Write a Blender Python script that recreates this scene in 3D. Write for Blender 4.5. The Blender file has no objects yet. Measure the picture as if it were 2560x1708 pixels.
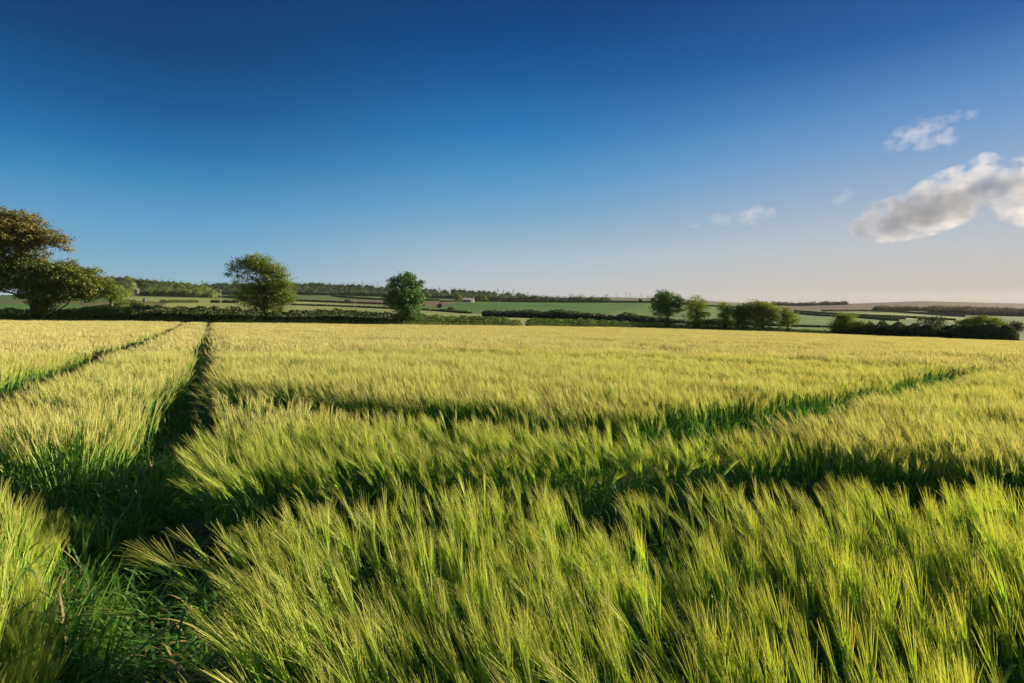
import bpy, math
import numpy as np
from mathutils import Vector, Euler, Matrix
R = math.radians
sc = bpy.context.scene
C = sc.collection
rng = np.random.default_rng(7)

# ------------------------------------------------------------------ camera, sky, sun, exposure
PITCH = R(4.2); CAMZ = 1.6; F = 1280.0; CX, CY = 1280.0, 854.0
cam = bpy.data.cameras.new('camera'); camo = bpy.data.objects.new('camera', cam); C.objects.link(camo)
cam.lens = 18; cam.sensor_width = 36; cam.clip_start = 0.05; cam.clip_end = 60000
camo.location = (0, 0, CAMZ); camo.rotation_euler = (math.pi/2 - PITCH, 0, 0)
sc.camera = camo
SUN_AZ, SUN_EL = R(76), R(13)            # azimuth clockwise from the viewing direction (+Y)
sun = bpy.data.lights.new('sun', 'SUN'); suno = bpy.data.objects.new('sun', sun); C.objects.link(suno)
sun.energy = 5.0; sun.angle = R(0.6); sun.color = (1.0, 0.85, 0.58)
sd = Vector((math.sin(SUN_AZ)*math.cos(SUN_EL), math.cos(SUN_AZ)*math.cos(SUN_EL), math.sin(SUN_EL)))
suno.rotation_euler = sd.to_track_quat('Z', 'Y').to_euler(); suno.location = (60, 20, 40)
w = bpy.data.worlds.new('World'); sc.world = w; w.use_nodes = True
nt = w.node_tree; nt.nodes.clear()
def N(nt, t, **k):
    n = nt.nodes.new(t)
    for a, b in k.items():
        if a == 'ins':
            for i, v in b.items(): n.inputs[i].default_value = v
        else: setattr(n, a, b)
    return n
def L(nt, a, ao, b, bi): nt.links.new(a.outputs[ao], b.inputs[bi])
sky = N(nt, 'ShaderNodeTexSky', sky_type='NISHITA', sun_disc=False, sun_elevation=SUN_EL, sun_rotation=SUN_AZ,
        altitude=0, air_density=1.0, dust_density=1.2, ozone_density=2.5)
# graded evening sky: physical sky blended with colour by height above the horizon and nearness to the sun
def lin(c): return tuple(((v/255)/12.92 if v/255 <= .04045 else ((v/255+.055)/1.055)**2.4) for v in c)
EXPO = 1.15
geo = N(nt, 'ShaderNodeTexCoord'); nrm = N(nt, 'ShaderNodeVectorMath', operation='NORMALIZE'); L(nt, geo, 'Generated', nrm, 0)
sep = N(nt, 'ShaderNodeSeparateXYZ'); L(nt, nrm, 0, sep, 0)
asn = N(nt, 'ShaderNodeMath', operation='ARCSINE'); L(nt, sep, 2, asn, 0)
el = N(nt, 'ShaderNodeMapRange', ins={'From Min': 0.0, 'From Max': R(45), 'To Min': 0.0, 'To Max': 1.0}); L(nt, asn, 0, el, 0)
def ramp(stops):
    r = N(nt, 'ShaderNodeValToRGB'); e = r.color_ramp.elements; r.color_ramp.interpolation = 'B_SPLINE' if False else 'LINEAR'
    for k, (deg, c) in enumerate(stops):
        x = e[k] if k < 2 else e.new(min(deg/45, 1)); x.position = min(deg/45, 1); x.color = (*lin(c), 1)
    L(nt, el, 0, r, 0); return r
SKY_A = [(0, (148, 176, 194)), (45, (80, 112, 138)), (2.5, (132, 174, 199)), (5, (112, 167, 202)), (8, (88, 154, 198)), (11, (54, 136, 188)), (14, (22, 110, 172)), (17, (4, 88, 150)), (22, (0, 62, 120)), (30, (0, 48, 98))]  # unseen upper sky of all three ramps lightened as added fill for shadows
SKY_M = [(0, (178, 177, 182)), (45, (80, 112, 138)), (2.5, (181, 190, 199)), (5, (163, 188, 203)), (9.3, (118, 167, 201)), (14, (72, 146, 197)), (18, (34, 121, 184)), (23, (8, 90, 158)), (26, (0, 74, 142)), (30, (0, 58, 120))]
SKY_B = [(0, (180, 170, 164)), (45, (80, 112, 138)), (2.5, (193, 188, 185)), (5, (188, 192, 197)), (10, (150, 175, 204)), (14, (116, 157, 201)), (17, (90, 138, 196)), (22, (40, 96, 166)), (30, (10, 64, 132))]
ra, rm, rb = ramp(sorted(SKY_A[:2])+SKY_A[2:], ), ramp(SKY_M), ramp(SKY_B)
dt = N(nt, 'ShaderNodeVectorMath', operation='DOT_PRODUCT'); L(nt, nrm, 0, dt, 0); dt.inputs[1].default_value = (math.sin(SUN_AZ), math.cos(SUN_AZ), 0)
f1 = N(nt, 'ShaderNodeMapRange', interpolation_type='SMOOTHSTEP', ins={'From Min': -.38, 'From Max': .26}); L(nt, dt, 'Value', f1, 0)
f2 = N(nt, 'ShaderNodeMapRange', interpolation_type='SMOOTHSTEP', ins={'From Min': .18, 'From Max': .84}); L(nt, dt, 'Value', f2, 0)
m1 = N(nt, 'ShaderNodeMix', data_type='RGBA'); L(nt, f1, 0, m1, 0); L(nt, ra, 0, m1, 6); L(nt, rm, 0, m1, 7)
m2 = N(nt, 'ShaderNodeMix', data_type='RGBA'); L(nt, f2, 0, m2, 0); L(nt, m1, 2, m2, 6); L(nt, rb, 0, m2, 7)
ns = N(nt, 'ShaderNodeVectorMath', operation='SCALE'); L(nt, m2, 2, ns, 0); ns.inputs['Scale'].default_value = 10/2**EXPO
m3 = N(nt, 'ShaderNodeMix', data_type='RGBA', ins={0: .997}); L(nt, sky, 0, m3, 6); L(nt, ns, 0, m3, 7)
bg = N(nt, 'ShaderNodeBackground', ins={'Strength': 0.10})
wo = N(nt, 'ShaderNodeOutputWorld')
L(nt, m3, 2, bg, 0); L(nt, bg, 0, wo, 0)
sc.view_settings.view_transform = 'Standard'; sc.view_settings.look = 'None'
sc.view_settings.exposure = EXPO; sc.view_settings.gamma = 1.0
sc.cycles.sample_clamp_indirect = 4; sc.cycles.sample_clamp_direct = 12
sc.cycles.max_bounces = 8; sc.cycles.diffuse_bounces = 5; sc.cycles.transmission_bounces = 4
sc.cycles.volume_bounces = 1; sc.cycles.transparent_max_bounces = 8
sc.cycles.use_denoising = True

# ------------------------------------------------------------------ helpers
def tag(o, label=None, cat=None, group=None, kind=None):
    if label: o['label'] = label
    if cat: o['category'] = cat
    if group: o['group'] = group
    if kind: o['kind'] = kind
    return o
def empty(name, loc):
    o = bpy.data.objects.new(name, None); C.objects.link(o); o.location = loc; o.empty_display_size = .3; return o

class MB:
    """collects vertices and faces (tris or quads) with a per-face float 'rnd' and a material index"""
    def __init__(s): s.v = []; s.f = []; s.r = []; s.m = []; s.n = 0
    def add(s, v, f, r=0.5, m=0):
        v = np.asarray(v, float).reshape(-1, 3); f = np.asarray(f, int)
        s.v.append(v); s.f.append(f + s.n); s.n += len(v)
        s.r.append(np.broadcast_to(np.asarray(r, float), (len(f),)).copy()); s.m.append(np.full(len(f), m))
    def mesh(s, name, mats, smooth=False, origin=(0, 0, 0)):
        me = bpy.data.meshes.new(name)
        V = np.concatenate(s.v) - np.asarray(origin, float)
        sizes = np.concatenate([np.full(len(f), f.shape[1]) for f in s.f])
        idx = np.concatenate([f.ravel() for f in s.f])
        me.vertices.add(len(V)); me.vertices.foreach_set('co', V.ravel())
        me.loops.add(len(idx)); me.loops.foreach_set('vertex_index', idx.astype(np.int32))
        me.polygons.add(len(sizes))
        me.polygons.foreach_set('loop_start', np.concatenate([[0], np.cumsum(sizes)[:-1]]).astype(np.int32))
        me.polygons.foreach_set('loop_total', sizes.astype(np.int32))
        for m in mats: me.materials.append(m)
        me.polygons.foreach_set('material_index', np.concatenate(s.m).astype(np.int32))
        if smooth: me.polygons.foreach_set('use_smooth', np.ones(len(sizes), bool))
        a = me.attributes.new('rnd', 'FLOAT', 'FACE'); a.data.foreach_set('value', np.concatenate(s.r))
        me.update(calc_edges=True); me.validate(); return me
    def build(s, name, mats, parent=None, smooth=False, origin=(0, 0, 0), link=True):
        if not isinstance(mats, (list, tuple)): mats = [mats]
        o = bpy.data.objects.new(name, s.mesh(name, mats, smooth, origin))
        if link: C.objects.link(o)
        if parent: o.parent = parent
        else: o.location = origin
        return o

def frame(d):
    d = np.asarray(d, float); d = d/np.linalg.norm(d)
    a = np.array([0, 0, 1.]) if abs(d[2]) < .9 else np.array([1., 0, 0])
    p = np.cross(d, a); p /= np.linalg.norm(p); return p, np.cross(d, p)
def tube(mb, pts, rad, n=6, r=.5, m=0, cap=True):
    pts = np.asarray(pts, float); k = len(pts); V = []
    for i in range(k):
        d = pts[min(i+1, k-1)] - pts[max(i-1, 0)]
        p, q = frame(d)
        a = np.arange(n)*2*np.pi/n
        V.append(pts[i] + rad[i]*(np.cos(a)[:, None]*p + np.sin(a)[:, None]*q))
    V = np.concatenate(V); Fq = []
    for i in range(k-1):
        for j in range(n):
            Fq.append([i*n+j, i*n+(j+1) % n, (i+1)*n+(j+1) % n, (i+1)*n+j])
    mb.add(V, Fq, r, m)
def box(mb, c, s, r=.5, m=0, rz=0):
    c = np.asarray(c, float); s = np.asarray(s, float)/2
    v = np.array([[x, y, z] for x in (-1, 1) for y in (-1, 1) for z in (-1, 1)])*s
    ca, sa = math.cos(rz), math.sin(rz)
    v = v @ np.array([[ca, sa, 0], [-sa, ca, 0], [0, 0, 1]]) + c
    mb.add(v, [[0, 1, 3, 2], [4, 6, 7, 5], [0, 4, 5, 1], [2, 3, 7, 6], [0, 2, 6, 4], [1, 5, 7, 3]], r, m)
def leaves(mb, cen, size, r, m=0, asp=1.5, flat=0.0, rg=rng):
    """one folded rhombus leaf clump per centre, random orientation"""
    n = len(cen)
    if n == 0: return
    a = rg.normal(size=(n, 3)); a /= np.linalg.norm(a, axis=1)[:, None]
    b = rg.normal(size=(n, 3))
    if flat: b[:, 2] += 0; a[:, 2] *= (1-flat)
    b -= (b*a).sum(1)[:, None]*a; b /= np.linalg.norm(b, axis=1)[:, None]
    s = np.broadcast_to(np.asarray(size, float), (n,))[:, None]*.5
    V = np.stack([cen - a*s*asp, cen + b*s*.62, cen + a*s*asp, cen - b*s*.62], 1).reshape(-1, 3)
    mb.add(V, np.arange(4*n).reshape(-1, 4), r, m)

# picture-to-place conversions used while laying out the site (photo pixels, 2560 wide)
cp, sp = math.cos(PITCH), math.sin(PITCH)
def P(px, py, Y):
    u = (px-CX)/F; v = (CY-py)/F
    yc = cp + v*sp; zc = -sp + v*cp
    return np.array([Y*u/yc, Y, CAMZ + Y*zc/yc])
KU = 1.0026
def px_of(x, y): return CX + F*x/y*KU
def py_of(Y, z):
    s = (z-CAMZ)/Y
    v = (s*cp + sp)/(cp - s*sp); return CY - F*v
def z_of(py, Y):
    v = (CY-py)/F; return CAMZ + Y*(-sp+v*cp)/(cp+v*sp)

# ------------------------------------------------------------------ the lie of the land
def Hn(x, y):
    z = -.0142*x - .04334*y - .00377*x*x/50 - .00705*x*y/50 + .0075*y*y/50
    return np.where(y < 0, -.0142*x, z)
YH_PX = [-3000, 0, 525, 1000, 1300, 1670, 2040, 2300, 2560, 5000]
YH_Y = [58, 58, 62, 68, 78, 92, 95, 85, 80, 62]
def Yh(px): return np.interp(px, YH_PX, YH_Y)
T_PX = [-1500, 0, 300, 525, 800, 1000, 1280, 1500, 1640, 1850, 2000, 2300, 2560, 4000]
T_Y = [150, 250, 400, 600, 900, 1500, 3000, 9000]
T = np.array([
 [778, 765, 752, 742, 738, 738, 757, 758], [778, 765, 750, 742, 738, 738, 757, 758], [785, 768, 750, 738, 733, 733, 757, 758],
 [788, 773, 757, 744, 737, 738, 757, 758], [790, 774, 762, 750, 738, 738, 755, 758], [793, 777, 766, 757, 743, 742, 753, 758],
 [800, 786, 768, 756, 753, 753, 750, 758], [806, 795, 776, 755, 757, 757, 743, 758], [812, 800, 780, 757, 758, 758, 745, 758],
 [820, 805, 790, 775, 766, 762, 757, 758], [825, 808, 794, 782, 773, 764, 759, 758], [832, 812, 800, 788, 778, 753, 762, 762],
 [840, 818, 806, 795, 785, 759, 767, 767], [850, 828, 812, 800, 788, 768, 770, 770]], float)
def Tpy(px, Y):
    """photo row at which the far ground at distance Y shows, for Y beyond the field hedge"""
    px = np.asarray(px, float); Y = np.asarray(Y, float)
    px, Y = np.broadcast_arrays(px, Y); sh = px.shape; px = px.ravel(); Y = Y.ravel()
    yh = Yh(px); u = (px-CX)/F/KU
    pyh = py_of(yh, Hn(u*yh, yh))
    cols = np.stack([np.interp(px, T_PX, T[:, k]) for k in range(8)], 1)
    ly = np.log(np.array(T_Y)); lY = np.log(Y)
    k = np.clip(np.searchsorted(ly, lY)-1, 0, 6)
    i = np.arange(len(px)); t = np.clip((lY-ly[k])/(ly[k+1]-ly[k]), 0, 1)
    st = t*t*(3-2*t)*.5 + t*.5
    far = cols[i, k]*(1-st) + cols[i, k+1]*st
    tn = np.clip((lY-np.log(yh))/(ly[0]-np.log(yh)), 0, 1)
    near = pyh*(1-tn) + cols[:, 0]*tn
    return np.where(Y < 150, near, far).reshape(sh)
def ground(x, y):
    x = float(x); y = float(y)
    if y < 5: return float(Hn(x, y))
    px = px_of(x, y)
    if y <= Yh(px): return float(Hn(x, y))
    return float(z_of(float(Tpy(px, y)), y))
def G(px, Y):
    x = (px-CX)/F/KU*Y; return np.array([x, Y, ground(x, Y)])
_YS = np.exp(np.linspace(math.log(100), math.log(1500), 300))
def Yof(px, py):
    rows = Tpy(np.full(300, px), _YS)
    k = np.argmax(rows <= py) if (rows <= py).any() else int(np.argmin(rows))
    return float(_YS[k])
def vnoise(x, y, s=0):
    """smooth pseudo-noise in -1..1"""
    return (np.sin(x*1.31+1.7*s+np.sin(y*.83+s)*1.6)+np.sin(y*1.57-2.1*s+np.sin(x*.71+s*3)*1.9)+np.sin((x+y)*.93+s*5))/3

# ------------------------------------------------------------------ materials
def mat(name): 
    m = bpy.data.materials.new(name); m.use_nodes = True; m.node_tree.nodes.clear(); return m
def leafmat(name, c1, c2, transl=.35, tcol=None, gloss=.08, rough=.45, attr='rnd', objrand=.0, tip=None, tipattr=None):
    m = mat(name); nt = m.node_tree
    at = N(nt, 'ShaderNodeAttribute', attribute_name=attr)
    mx = N(nt, 'ShaderNodeMix', data_type='RGBA'); mx.inputs[6].default_value = (*c1, 1); mx.inputs[7].default_value = (*c2, 1)
    L(nt, at, 'Fac', mx, 0); col = mx; co = 2
    if objrand:
        oi = N(nt, 'ShaderNodeObjectInfo'); mr = N(nt, 'ShaderNodeMapRange', ins={'To Min': 1-objrand, 'To Max': 1+objrand})
        L(nt, oi, 'Random', mr, 0)
        h = N(nt, 'ShaderNodeHueSaturation'); L(nt, mx, 2, h, 'Color'); L(nt, mr, 0, h, 'Value'); col = h; co = 0
    if tip:
        ta = N(nt, 'ShaderNodeAttribute', attribute_name='tipf'); m2 = N(nt, 'ShaderNodeMix', data_type='RGBA')
        m2.inputs[7].default_value = (*tip, 1); L(nt, ta, 'Fac', m2, 0); L(nt, col, co, m2, 6); col = m2; co = 2
    d = N(nt, 'ShaderNodeBsdfDiffuse'); t = N(nt, 'ShaderNodeBsdfTranslucent'); L(nt, col, co, d, 0)
    if tcol:
        mt = N(nt, 'ShaderNodeMix', data_type='RGBA', blend_type='MULTIPLY'); mt.inputs[0].default_value = 1
        mt.inputs[7].default_value = (*tcol, 1); L(nt, col, co, mt, 6); L(nt, mt, 2, t, 0)
    else: L(nt, col, co, t, 0)
    ms = N(nt, 'ShaderNodeMixShader', ins={0: transl}); L(nt, d, 0, ms, 1); L(nt, t, 0, ms, 2)
    g = N(nt, 'ShaderNodeBsdfGlossy', ins={'Roughness': rough}); g.inputs['Color'].default_value = (1, 1, 1, 1)
    mg = N(nt, 'ShaderNodeMixShader', ins={0: gloss}); L(nt, ms, 0, mg, 1); L(nt, g, 0, mg, 2)
    o = N(nt, 'ShaderNodeOutputMaterial'); L(nt, mg, 0, o, 0); return m
def noisemat(name, c1, c2, scale=1., c3=None, rough=.9, detail=6, stretch=(1, 1, 1), bump=0, bscale=20):
    m = mat(name); nt = m.node_tree
    tc = N(nt, 'ShaderNodeTexCoord'); mp = N(nt, 'ShaderNodeMapping'); mp.inputs['Scale'].default_value = stretch
    L(nt, tc, 'Object', mp, 0)
    n = N(nt, 'ShaderNodeTexNoise', ins={'Scale': scale, 'Detail': detail, 'Roughness': .6}); L(nt, mp, 0, n, 'Vector')
    cr = N(nt, 'ShaderNodeValToRGB'); e = cr.color_ramp.elements
    e[0].position = .35; e[0].color = (*c1, 1); e[1].position = .65; e[1].color = (*c2, 1)
    if c3: x = e.new(.5); x.color = (*c3, 1)
    L(nt, n, 0, cr, 0)
    b = N(nt, 'ShaderNodeBsdfPrincipled', ins={'Roughness': rough}); b.inputs['Specular IOR Level'].default_value = .2
    L(nt, cr, 0, b, 'Base Color')
    if bump:
        n2 = N(nt, 'ShaderNodeTexNoise', ins={'Scale': bscale, 'Detail': 6}); L(nt, mp, 0, n2, 'Vector')
        bp = N(nt, 'ShaderNodeBump', ins={'Strength': bump, 'Distance': .05}); L(nt, n2, 0, bp, 'Height'); L(nt, bp, 0, b, 'Normal')
    o = N(nt, 'ShaderNodeOutputMaterial'); L(nt, b, 0, o, 0); return m
def plain(name, c, rough=.7):
    m = mat(name); nt = m.node_tree
    b = N(nt, 'ShaderNodeBsdfPrincipled', ins={'Roughness': rough}); b.inputs['Base Color'].default_value = (*c, 1)
    n = N(nt, 'ShaderNodeTexNoise', ins={'Scale': 3.0, 'Detail': 5}); h = N(nt, 'ShaderNodeHueSaturation'); h.inputs['Color'].default_value = (*c, 1)
    mr = N(nt, 'ShaderNodeMapRange', ins={'To Min': .75, 'To Max': 1.25}); L(nt, n, 0, mr, 0); L(nt, mr, 0, h, 'Value'); L(nt, h, 0, b, 'Base Color')
    o = N(nt, 'ShaderNodeOutputMaterial'); L(nt, b, 0, o, 0); return m

M_soil = noisemat('soil', (.045, .028, .016), (.10, .062, .038), 6, bump=.8, bscale=25)
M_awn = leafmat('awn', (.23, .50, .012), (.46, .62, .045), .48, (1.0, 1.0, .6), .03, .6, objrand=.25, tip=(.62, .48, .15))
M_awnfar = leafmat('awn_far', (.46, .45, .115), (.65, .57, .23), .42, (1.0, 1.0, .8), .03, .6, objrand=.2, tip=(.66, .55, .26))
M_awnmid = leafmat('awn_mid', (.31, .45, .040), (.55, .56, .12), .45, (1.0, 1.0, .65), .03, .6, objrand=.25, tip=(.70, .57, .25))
M_ear = leafmat('ear', (.24, .42, .05), (.38, .50, .10), .25, None, .015, .6, objrand=.15)
M_stem = leafmat('stem', (.10, .26, .03), (.17, .33, .045), .25, None, .03, .5, objrand=.15)
M_blade = leafmat('blade', (.055, .16, .022), (.12, .26, .040), .45, (1.1, 1.2, .6), .03, .6, objrand=.2)
M_dry = leafmat('dry_leaf', (.22, .16, .07), (.32, .26, .12), .2, None, .04, .5, objrand=.2)
M_bark = noisemat('bark', (.05, .035, .022), (.13, .10, .07), 3, stretch=(1, 1, .25), bump=.5, bscale=12)
M_hedge = leafmat('hedge_leaf', (.040, .095, .014), (.15, .23, .030), .4, (1.2, 1.2, .5), .03, .5)
M_twig = noisemat('twig', (.012, .014, .007), (.035, .032, .018), 2)
M_meadow = noisemat('meadow', (.075, .135, .028), (.14, .19, .05), .03, detail=9)
M_pale = noisemat('pale_barley', (.24, .28, .075), (.36, .37, .12), .02, stretch=(1, .35, 1), detail=9)
M_red = noisemat('red_soil', (.20, .095, .07), (.28, .14, .10), .02, detail=7)
M_green = noisemat('green_crop', (.060, .145, .022), (.105, .20, .035), .012, stretch=(.5, 1, 1), detail=9)
M_green2 = noisemat('light_green_crop', (.10, .18, .032), (.16, .24, .055), .015, detail=9)
M_verge = noisemat('verge', (.10, .11, .03), (.19, .16, .05), .05, detail=9)
M_moor = noisemat('moor', (.10, .066, .045), (.17, .11, .07), .006, c3=(.13, .085, .055), detail=10)
M_hill = noisemat('hill', (.10, .11, .06), (.17, .16, .09), .002, detail=8)
M_road = plain('road', (.16, .17, .19))

# ------------------------------------------------------------------ tramlines (wheel tracks through the crop)
def hitcrop(px, py, h):
    u = (px-CX)/F; v = (CY-py)/F; d = np.array([u, cp+v*sp, -sp+v*cp]); t = .5
    while t < 120:
        p = d*t; 
        if CAMZ + p[2] < float(Hn(p[0], p[1])) + h: break
        t += .01 + t*.002
    return np.array([d[0]*t, d[1]*t])
def crest(pts, off, h=.86):
    """points on the near crest of a gap -> centre line of the gap, off metres further away"""
    out = []
    for px, py in pts:
        p = hitcrop(px, py, h); out.append(p*(1 + off/np.linalg.norm(p)))
    return np.array(out)
def smooth(pl, n=3):
    for _ in range(n):
        q = [pl[0]]
        for a, b in zip(pl[:-1], pl[1:]): q += [a*.75+b*.25, a*.25+b*.75]
        pl = np.array(q + [pl[-1]])
    return pl
TR = {}
TR['one'] = (np.array([[.5, -1.0], [-.10, 0.], [-.62, .75], [-1.15, 1.5], [-1.82, 2.25], [-2.22, 2.95], [-2.68, 3.95], [-6.05, 10], [-36.6, 62.]]), .34)
TR['two'] = (np.array([[-1.2, -2.4], [-3.25, 1.0], [-8.6, 10], [-39.9, 62.5]]), .48)
TR['three'] = (smooth(crest([(455, 1340), (700, 1270), (1000, 1265), (1280, 1250), (1600, 1245), (1900, 1225), (2250, 1215), (2560, 1235), (2900, 1270)], .56, .75)), .46)
TR['four'] = (smooth(crest([(500, 975), (700, 985), (1000, 1020), (1300, 1045), (1520, 1065), (1666, 1068), (1858, 1027), (2070, 990), (2262, 950), (2432, 915), (2560, 893), (2700, 880)], .78)), .52)
TR['five'] = (smooth(crest([(1150, 828), (1450, 842), (1730, 872), (2000, 893), (2370, 912)], .5)), .36)
TR['six'] = (np.array([[-4.6, 3.6], [-3.3, 3.15], [-2.55, 2.85], [-2.0, 2.55]]), .38)
def segdist(X, Yy, pl):
    best = np.full(len(X), 1e9); dx = np.zeros(len(X)); dy = np.zeros(len(X))
    for a, b in zip(pl[:-1], pl[1:]):
        ab = b-a; L2 = (ab**2).sum()
        if L2 < 1e-9: continue
        t = np.clip(((X-a[0])*ab[0]+(Yy-a[1])*ab[1])/L2, 0, 1)
        ex = a[0]+t*ab[0]-X; ey = a[1]+t*ab[1]-Yy; d = np.hypot(ex, ey)
        k = d < best; best[k] = d[k]; dx[k] = ex[k]; dy[k] = ey[k]
    return best, dx, dy

# ------------------------------------------------------------------ ground meshes
def grid_mesh(xs, ys, zf):
    X, Y = np.meshgrid(xs, ys); Z = zf(X, Y); n = len(xs); m = len(ys)
    V = np.stack([X, Y, Z], -1).reshape(-1, 3)
    i, j = np.meshgrid(np.arange(m-1), np.arange(n-1), indexing='ij'); a = (i*n+j).ravel()
    return V, np.stack([a, a+1, a+n+1, a+n], 1)
# near field soil: fan from the field edge back past the camera
mb = MB()
xs = np.concatenate([np.arange(-70, -8, 2.), np.arange(-8, 8, .12), np.arange(8, 72, 2.)])
ys = np.concatenate([np.arange(-12, 0, 1.), np.arange(0, 8, .12)])
def soilz(X, Y):
    z = Hn(X, Y).copy(); z += .012*vnoise(X*9, Y*9, 1)
    for k in ('one', 'three', 'four', 'two', 'six'):
        d, _, _ = segdist(X.ravel(), Y.ravel(), TR[k][0]); z -= .05*np.exp(-(d.reshape(z.shape)/.18)**2)
    return z
V, Fq = grid_mesh(xs, ys, soilz); mb.add(V, Fq)
pxs = np.concatenate([np.arange(-6400, -400, 400), np.arange(-400, 3000, 40), np.arange(3000, 9000, 400)]).astype(float)
us = (pxs-CX)/F/KU
rows = []
y0 = ys[-1]
for t in np.linspace(0, 1, 40): 
    Yr = np.exp(np.log(y0)*(1-t)+np.log(Yh(pxs)+1.)*t); rows.append(np.stack([us*Yr, Yr, Hn(us*Yr, Yr)], -1))
V = np.array(rows); n = len(pxs); i, j = np.meshgrid(np.arange(39), np.arange(n-1), indexing='ij'); a = (i*n+j).ravel()
mb.add(V.reshape(-1, 3), np.stack([a, a+1, a+n+1, a+n], 1))
tag(mb.build('field_soil', M_soil, smooth=True), 'brown bare soil showing in the wheel tracks between the barley', 'soil', kind='structure')

# far land, one sheet split into its fields
pxs = np.concatenate([np.arange(-5200, -200, 125), np.arange(-200, 2760, 4), np.arange(2760, 7800, 126)]).astype(float)
us = (pxs-CX)/F/KU; rows = []; yy = []
tt = np.concatenate([np.linspace(0, 1, 14)[:-1]])
for t in tt: yy.append(np.exp(np.log(Yh(pxs))*(1-t)+np.log(150)*t))
for a, b, n in zip(T_Y[:-1], T_Y[1:], (40, 40, 34, 34, 20, 14, 8)):
    for t in np.linspace(0, 1, n+1)[:-1]: yy.append(np.full(len(pxs), math.exp(math.log(a)*(1-t)+math.log(b)*t)))
yy.append(np.full(len(pxs), 9000.)); yy = np.array(yy)
PYS = Tpy(np.broadcast_to(pxs, yy.shape), yy); ZZ = z_of(PYS, yy)
ZZ[yy > 1200] += 0
V = np.stack([us*yy, yy, ZZ], -1); n = len(pxs); m = len(yy)
i, j = np.meshgrid(np.arange(m-1), np.arange(n-1), indexing='ij'); a = (i*n+j).ravel()
FQ = np.stack([a, a+1, a+n+1, a+n], 1)
cpx = ((pxs[:-1]+pxs[1:])/2)[j.ravel()]; cpy = ((PYS[:-1, :-1]+PYS[1:, 1:])/2).ravel(); cY = ((yy[:-1, :-1]+yy[1:, 1:])/2).ravel()
def inpoly(poly):
    poly = np.array(poly, float); c = np.zeros(len(cpx), bool); k = len(poly)
    for q in range(k):
        x1, y1 = poly[q]; x2, y2 = poly[(q+1) % k]
        if y1 == y2: continue
        c ^= ((y1 > cpy) != (y2 > cpy)) & (cpx < (x2-x1)*(cpy-y1)/(y2-y1)+x1)
    return c & (cY < 1300)
FIELD = np.zeros(len(cpx), int)
fields = [
 ('meadow', 'green grassland beyond the field hedge', M_meadow, None),
 ('pale_barley_field', 'pale barley field behind the long hedge', M_pale, [[(296, 740), (590, 748), (730, 753), (980, 766), (1060, 772), (1180, 784), (1345, 798), (1500, 840), (240, 840), (330, 762)]]),
 ('green_field', 'broad green field rising to the ridge hedge', M_green, [[(1096, 772), (1110, 764), (1180, 754.5), (1300, 755), (1650, 756), (1560, 766), (1500, 786), (1560, 800), (1720, 806), (1720, 840), (1345, 830), (1345, 797), (1210, 783)]]),
 ('light_green_field', 'lighter green field to the right of the curved grass track', M_green2, [[(1510, 788), (1575, 767), (1655, 757.5), (1850, 768), (1850, 790), (1800, 830), (1560, 830)]]),
 ('ploughed_field', 'strip of reddish bare ploughed soil', M_red, [[(790, 750), (860, 750.5), (990, 754), (1140, 758), (1105, 763.5), (990, 763), (800, 755.5)]]),
 ('teal_field', 'bluish green strip of field under the oak', M_green, [[(-600, 758), (180, 760), (240, 766), (150, 772), (-600, 772)]]),
 ('rough_verge', 'rough brownish grass bank along the lane', M_verge, [[(-600, 752), (150, 752), (250, 757), (310, 748), (420, 757), (400, 768), (300, 790), (180, 790), (240, 766), (180, 760), (-600, 758)]]),
 ('sloping_green_field', 'green field sloping down behind the trees on the right', M_green2, [[(1850, 769), (2040, 791), (2140, 796), (2260, 806), (2260, 850), (1800, 850), (1800, 790)]]),
 ('pale_strip_field', 'narrow pale field between dark hedge lines on the right', M_pale, [[(2070, 781), (2240, 784), (2420, 796), (2410, 808), (2290, 799), (2150, 792)]]),
 ('moorland', 'brown moorland hill on the right skyline', M_moor, [[(1990, 745), (2600, 745), (3600, 745), (3600, 792), (2416, 792), (2240, 779), (2060, 777), (1900, 772)]]),
]
for k, f in enumerate(fields):
    if f[3]:
        for p in f[3]: FIELD[inpoly(p)] = k
FIELD[(cpx > 2100) & (cY >= 1000) & (cY < 2600)] = 9
FIELD[(cY > 1700) & (FIELD != 9)] = 10
fields.append(('hills', 'hazy far hills along the horizon', M_hill, None))
Vf = V.reshape(-1, 3)
for k, f in enumerate(fields):
    sel = FQ[FIELD == k]
    if len(sel) == 0: continue
    used, inv = np.unique(sel, return_inverse=True)
    mb = MB(); mb.add(Vf[used], inv.reshape(-1, 4)); tag(mb.build(f[0], f[2], smooth=True), f[1], 'field', kind='structure')

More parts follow.
